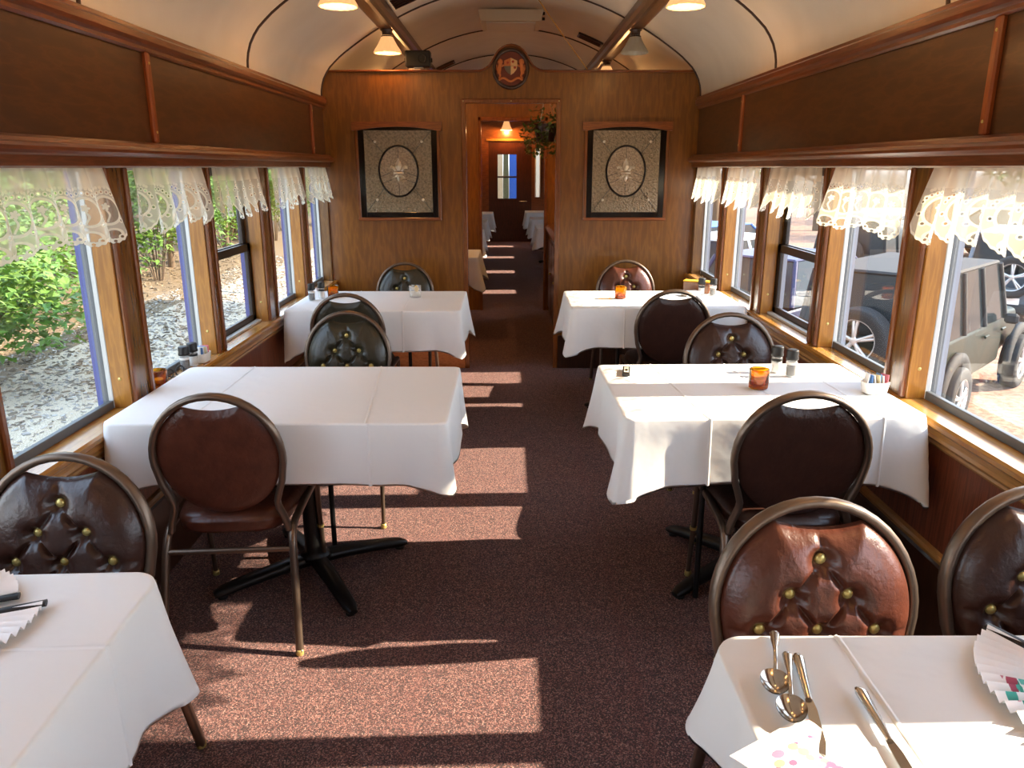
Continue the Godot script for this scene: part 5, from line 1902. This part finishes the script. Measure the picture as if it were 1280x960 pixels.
func car(at: Vector3, turn: float, paint: Color, boxy: bool, label: String, name_: String, low := false, rough := 0.36) -> void:
	# nose along +z; x across
	var o := thing(name_, label, "car", at, turn, "parked cars")
	var pm := mat(paint, rough, 0.15)
	pm.metallic_specular = 0.35
	var L := 2.05 if boxy else 2.25
	var W := 0.80 if boxy else 0.90
	var st := [[-L, 0.52, 0.88, 0.86], [-L + 0.06, 0.40, 0.98, 0.95], [-1.4, 0.36, 1.02, 1.0], [-0.4, 0.34, 1.03, 1.0], [0.5, 0.34, 1.03, 1.0], [0.85, 0.36, 1.05, 0.98], [1.5, 0.38, 1.00, 0.94], [L - 0.12, 0.42, 0.94, 0.90], [L, 0.50, 0.84, 0.84]]
	if boxy: st = [[-L, 0.50, 1.04, 0.97], [-L + 0.04, 0.46, 1.10, 1.0], [-1.2, 0.46, 1.12, 1.0], [0.0, 0.46, 1.12, 1.0], [0.55, 0.46, 1.12, 0.98], [0.62, 0.48, 1.10, 0.90], [1.5, 0.52, 1.06, 0.80], [L - 0.04, 0.56, 1.02, 0.76], [L, 0.60, 0.98, 0.74]]
	var rows := []
	for q in st:
		var row := []
		for k in 28:
			var an := TAU * k / 28.0
			var e := 0.22
			var cx := signf(cos(an)) * pow(absf(cos(an)), e)
			var cy := signf(sin(an)) * pow(absf(sin(an)), e)
			var y: float = lerpf(q[1], q[2], cy * 0.5 + 0.5)
			row.append(Vector3(cx * W * q[3] * (1.0 - 0.05 * maxf(0.0, cy)), y, q[0]))
		rows.append(row)
	var mb := MB.new()
	mb.grid(rows, true)
	mb.poly(rows[0], Vector3(0, 0.7, 0))
	mb.poly(rows[rows.size() - 1], Vector3(0, 0.7, 0))
	put("body", mb, pm, o)
	# greenhouse
	var zr := -L + 0.05 if boxy else -L + 0.22
	var zf := 0.60 if boxy else 0.95
	var ztr := zr + (0.10 if boxy else 0.35)
	var ztf := zf - (0.28 if boxy else 0.85)
	var yb := 1.08 if boxy else 1.0
	var yt := 1.80 if boxy else (1.42 if low else 1.62)
	var wb := W * 0.97
	var wt := W * (0.86 if boxy else 0.76)
	mb = MB.new()
	var cor := func(sx: float, z: float, y: float, w: float): return Vector3(sx * w, y, z)
	mb.poly([Vector3(-wt, yt, ztr), Vector3(wt, yt, ztr), Vector3(wt, yt, ztf), Vector3(-wt, yt, ztf)], Vector3(0, 0, 0))
	mb.box(Vector3(0, yt + 0.012, (ztr + ztf) * 0.5), Vector3(wt * 2.0, 0.05, ztf - ztr + 0.04), 0.022)
	var pil := [[Vector3(wb, yb, zr), Vector3(wt, yt, ztr)], [Vector3(wb, yb, zf), Vector3(wt, yt, ztf)], [Vector3(wb, yb, lerpf(zr, zf, 0.36)), Vector3(wt, yt, lerpf(ztr, ztf, 0.36))], [Vector3(wb, yb, lerpf(zr, zf, 0.66)), Vector3(wt, yt, lerpf(ztr, ztf, 0.66))]]
	for p in pil:
		for s in [-1.0, 1.0]:
			mb.tube([p[0] * Vector3(s, 1, 1), p[1] * Vector3(s, 1, 1)], 0.034, 8, false, 1.0, 1.0, Vector3(0, 0, 1), true)
	put("roof_and_pillars", mb, pm if not boxy or paint.v > 0.3 else M.rubber, o)
	var tint := M.car_glass as Material
	for s in [-1.0, 1.0]:
		for k in 3:
			var a0: float = [0.0, 0.36, 0.66][k]
			var a1: float = [0.36, 0.66, 1.0][k]
			mb = MB.new()
			mb.poly([Vector3(wb * s, yb, lerpf(zr, zf, a0)), Vector3(wb * s, yb, lerpf(zr, zf, a1)), Vector3(wt * s, yt, lerpf(ztr, ztf, a1)), Vector3(wt * s, yt, lerpf(ztr, ztf, a0))], Vector3(0, yb, 0))
			put("side_window", mb, tint, o)
	mb = MB.new()
	mb.poly([Vector3(-wb, yb, zf), Vector3(wb, yb, zf), Vector3(wt, yt, ztf), Vector3(-wt, yt, ztf)], Vector3(0, yb, 0))
	put("windscreen", mb, tint, o)
	mb = MB.new()
	mb.poly([Vector3(-wb, yb, zr), Vector3(wb, yb, zr), Vector3(wt, yt, ztr), Vector3(-wt, yt, ztr)], Vector3(0, yb, 0))
	put("rear_window", mb, tint, o)
	# wheels, arches
	for s in [-1.0, 1.0]:
		for z in [-1.30, 1.34]:
			var wx := W * (1.02 if boxy else 0.93)
			var ty := put("wheel", M.tyre_shape, M.rubber, o)
			ty.position = Vector3(wx * s, 0.375, z)
			ty.rotation.y = 0.0 if s < 0 else PI
			put("rim", M.rim_shape, M.alloy, ty)
			mb = MB.new()
			var arc := []
			for k in 11:
				var an := PI * (0.02 + 0.96 * k / 10.0)
				arc.append(Vector3((W + 0.02) * s, 0.40 + sin(an) * 0.44, z + cos(an) * 0.46))
			mb.tube(arc, 0.055 if boxy else 0.03, 6, false, 1.6 if boxy else 1.0, 1.0, Vector3(1, 0, 0))
			put("wheel_arch", mb, M.rubber, o)
		mb = MB.new()
		mb.box(Vector3((W + 0.10) * s, 1.10, zf - 0.18), Vector3(0.16, 0.13, 0.08), 0.03)
		put("wing_mirror", mb, M.rubber, o)
		mb = MB.new()
		mb.box(Vector3((W - 0.09) * s, 0.88 if not boxy else 0.95, -L - 0.005), Vector3(0.14, 0.22, 0.04), 0.012)
		put("tail_light", mb, M.tail, o)
		mb = MB.new()
		mb.xf = Transform3D(Basis(Vector3(1, 0, 0), PI * 0.5), Vector3((W * (0.55 if boxy else 0.72)) * s, 0.84, L - 0.005))
		mb.lathe([[0.0, 0.02], [0.08, 0.015], [0.10, 0.0], [0.10, -0.03], [0.0, -0.03]], 18)
		put("headlight", mb, M.bevel, o)
		for k in 2:
			mb = MB.new()
			mb.box(Vector3((W + 0.006) * s, 0.94, -0.20 + 0.72 * k), Vector3(0.03, 0.035, 0.16), 0.01)
			put("door_handle", mb, pm, o)
	for s in [-1.0, 1.0]:
		mb = MB.new()
		mb.box(Vector3(0, 0.50, (L + 0.06) * s), Vector3(W * 1.9, 0.18, 0.16), 0.04)
		put("bumper", mb, M.rubber if boxy else pm, o)
	mb = MB.new()
	mb.box(Vector3(0, 0.74 if not boxy else 0.62, -L - 0.10 if boxy else -L - 0.03), Vector3(0.32, 0.16, 0.012), 0.003)
	put("number_plate", mb, M.white, o)
	for k in 7:
		mb = MB.new()
		mb.box(Vector3(-0.24 + 0.08 * k, 0.84, L + 0.004), Vector3(0.04, 0.24, 0.02), 0.008)
		put("grille_slot", mb, M.black, o)
	if boxy:
		var sp := put("spare_wheel", M.tyre_shape, M.rubber, o)
		sp.position = Vector3(0.0, 1.08, -L - 0.14)
		sp.rotation.y = PI * 0.5 * -1.0
		put("rim", M.rim_shape, M.alloy, sp)

func vehicles() -> void:
	wheel_meshes()
	M.alloy = mat(c8(188, 188, 186), 0.3, 0.6)
	M.tail = mat(c8(176, 26, 30), 0.2)
	M.car_glass = mat(c8(30, 37, 41), 0.12)
	M.car_glass.metallic_specular = 0.35
	car(Vector3(5.51, GROUND, -10.06), deg_to_rad(134), c8(30, 38, 31), true, "dark green boxy off-road car with spare wheel, parked closest to the coach", "off_road_car")
	car(Vector3(5.0, GROUND, -13.0), deg_to_rad(132), c8(46, 50, 80), false, "dark blue car with bright red tail lights", "parked_car")
	car(Vector3(4.9, GROUND, -16.2), deg_to_rad(132), c8(226, 226, 224), false, "white car parked between the two blue cars", "parked_car")
	car(Vector3(5.4, GROUND, -19.6), deg_to_rad(130), c8(70, 110, 170), false, "bright blue car far down the row", "parked_car")
	car(Vector3(10.4, GROUND, -15.4), deg_to_rad(140), c8(96, 106, 116), true, "grey boxy off-road car beyond the dark green one", "off_road_car")
	car(Vector3(16.2, GROUND, -26.0), deg_to_rad(200), c8(30, 34, 40), false, "black car facing away with a white plate at the back of the car park", "parked_car")
	car(Vector3(9.0, GROUND, -19.0), deg_to_rad(138), c8(32, 38, 40), true, "black boxy off-road car in the second row", "off_road_car")
	car(Vector3(16.4, GROUND, -19.0), deg_to_rad(160), c8(110, 116, 120), false, "silver car across the dirt lane", "parked_car")

func _ready() -> void:
	# camera
	var cam := Camera3D.new()
	cam.name = "camera"
	cam.fov = 53.08
	cam.near = 0.05
	cam.position = Vector3(-0.018, 1.57, 0.0)
	cam.rotation = Vector3(-deg_to_rad(15.748), -deg_to_rad(0.23), 0)
	cam.current = true
	add_child(cam)
	# sky
	var env := Environment.new()
	var sky := Sky.new()
	var sm := ProceduralSkyMaterial.new()
	sm.sky_top_color = c8(158, 180, 206)
	sm.sky_horizon_color = c8(226, 229, 231)
	sm.ground_bottom_color = c8(110, 100, 88)
	sm.ground_horizon_color = c8(190, 186, 178)
	sm.sky_energy_multiplier = 1.7
	sky.sky_material = sm
	env.background_mode = Environment.BG_SKY
	env.sky = sky
	env.tonemap_mode = Environment.TONE_MAPPER_LINEAR
	env.tonemap_exposure = 2.65
	env.sdfgi_enabled = true
	env.ssao_enabled = true
	env.ssil_enabled = true
	var we := WorldEnvironment.new()
	we.name = "world"
	we.environment = env
	add_child(we)
	# sun: low, square on to the car park side
	var sun := DirectionalLight3D.new()
	sun.name = "sun"
	sun.light_color = c8(255, 236, 208)
	sun.light_energy = 2.8
	sun.light_angular_distance = 0.53
	sun.shadow_enabled = true
	var dir := Vector3(-1.0, -0.5916, 0.03)
	sun.look_at_from_position(Vector3.ZERO, dir, Vector3.UP)
	add_child(sun)
	materials()
	shell()
	tables()
	chairs()
	tableware()
	fittings()
	beyond()
	outdoors()
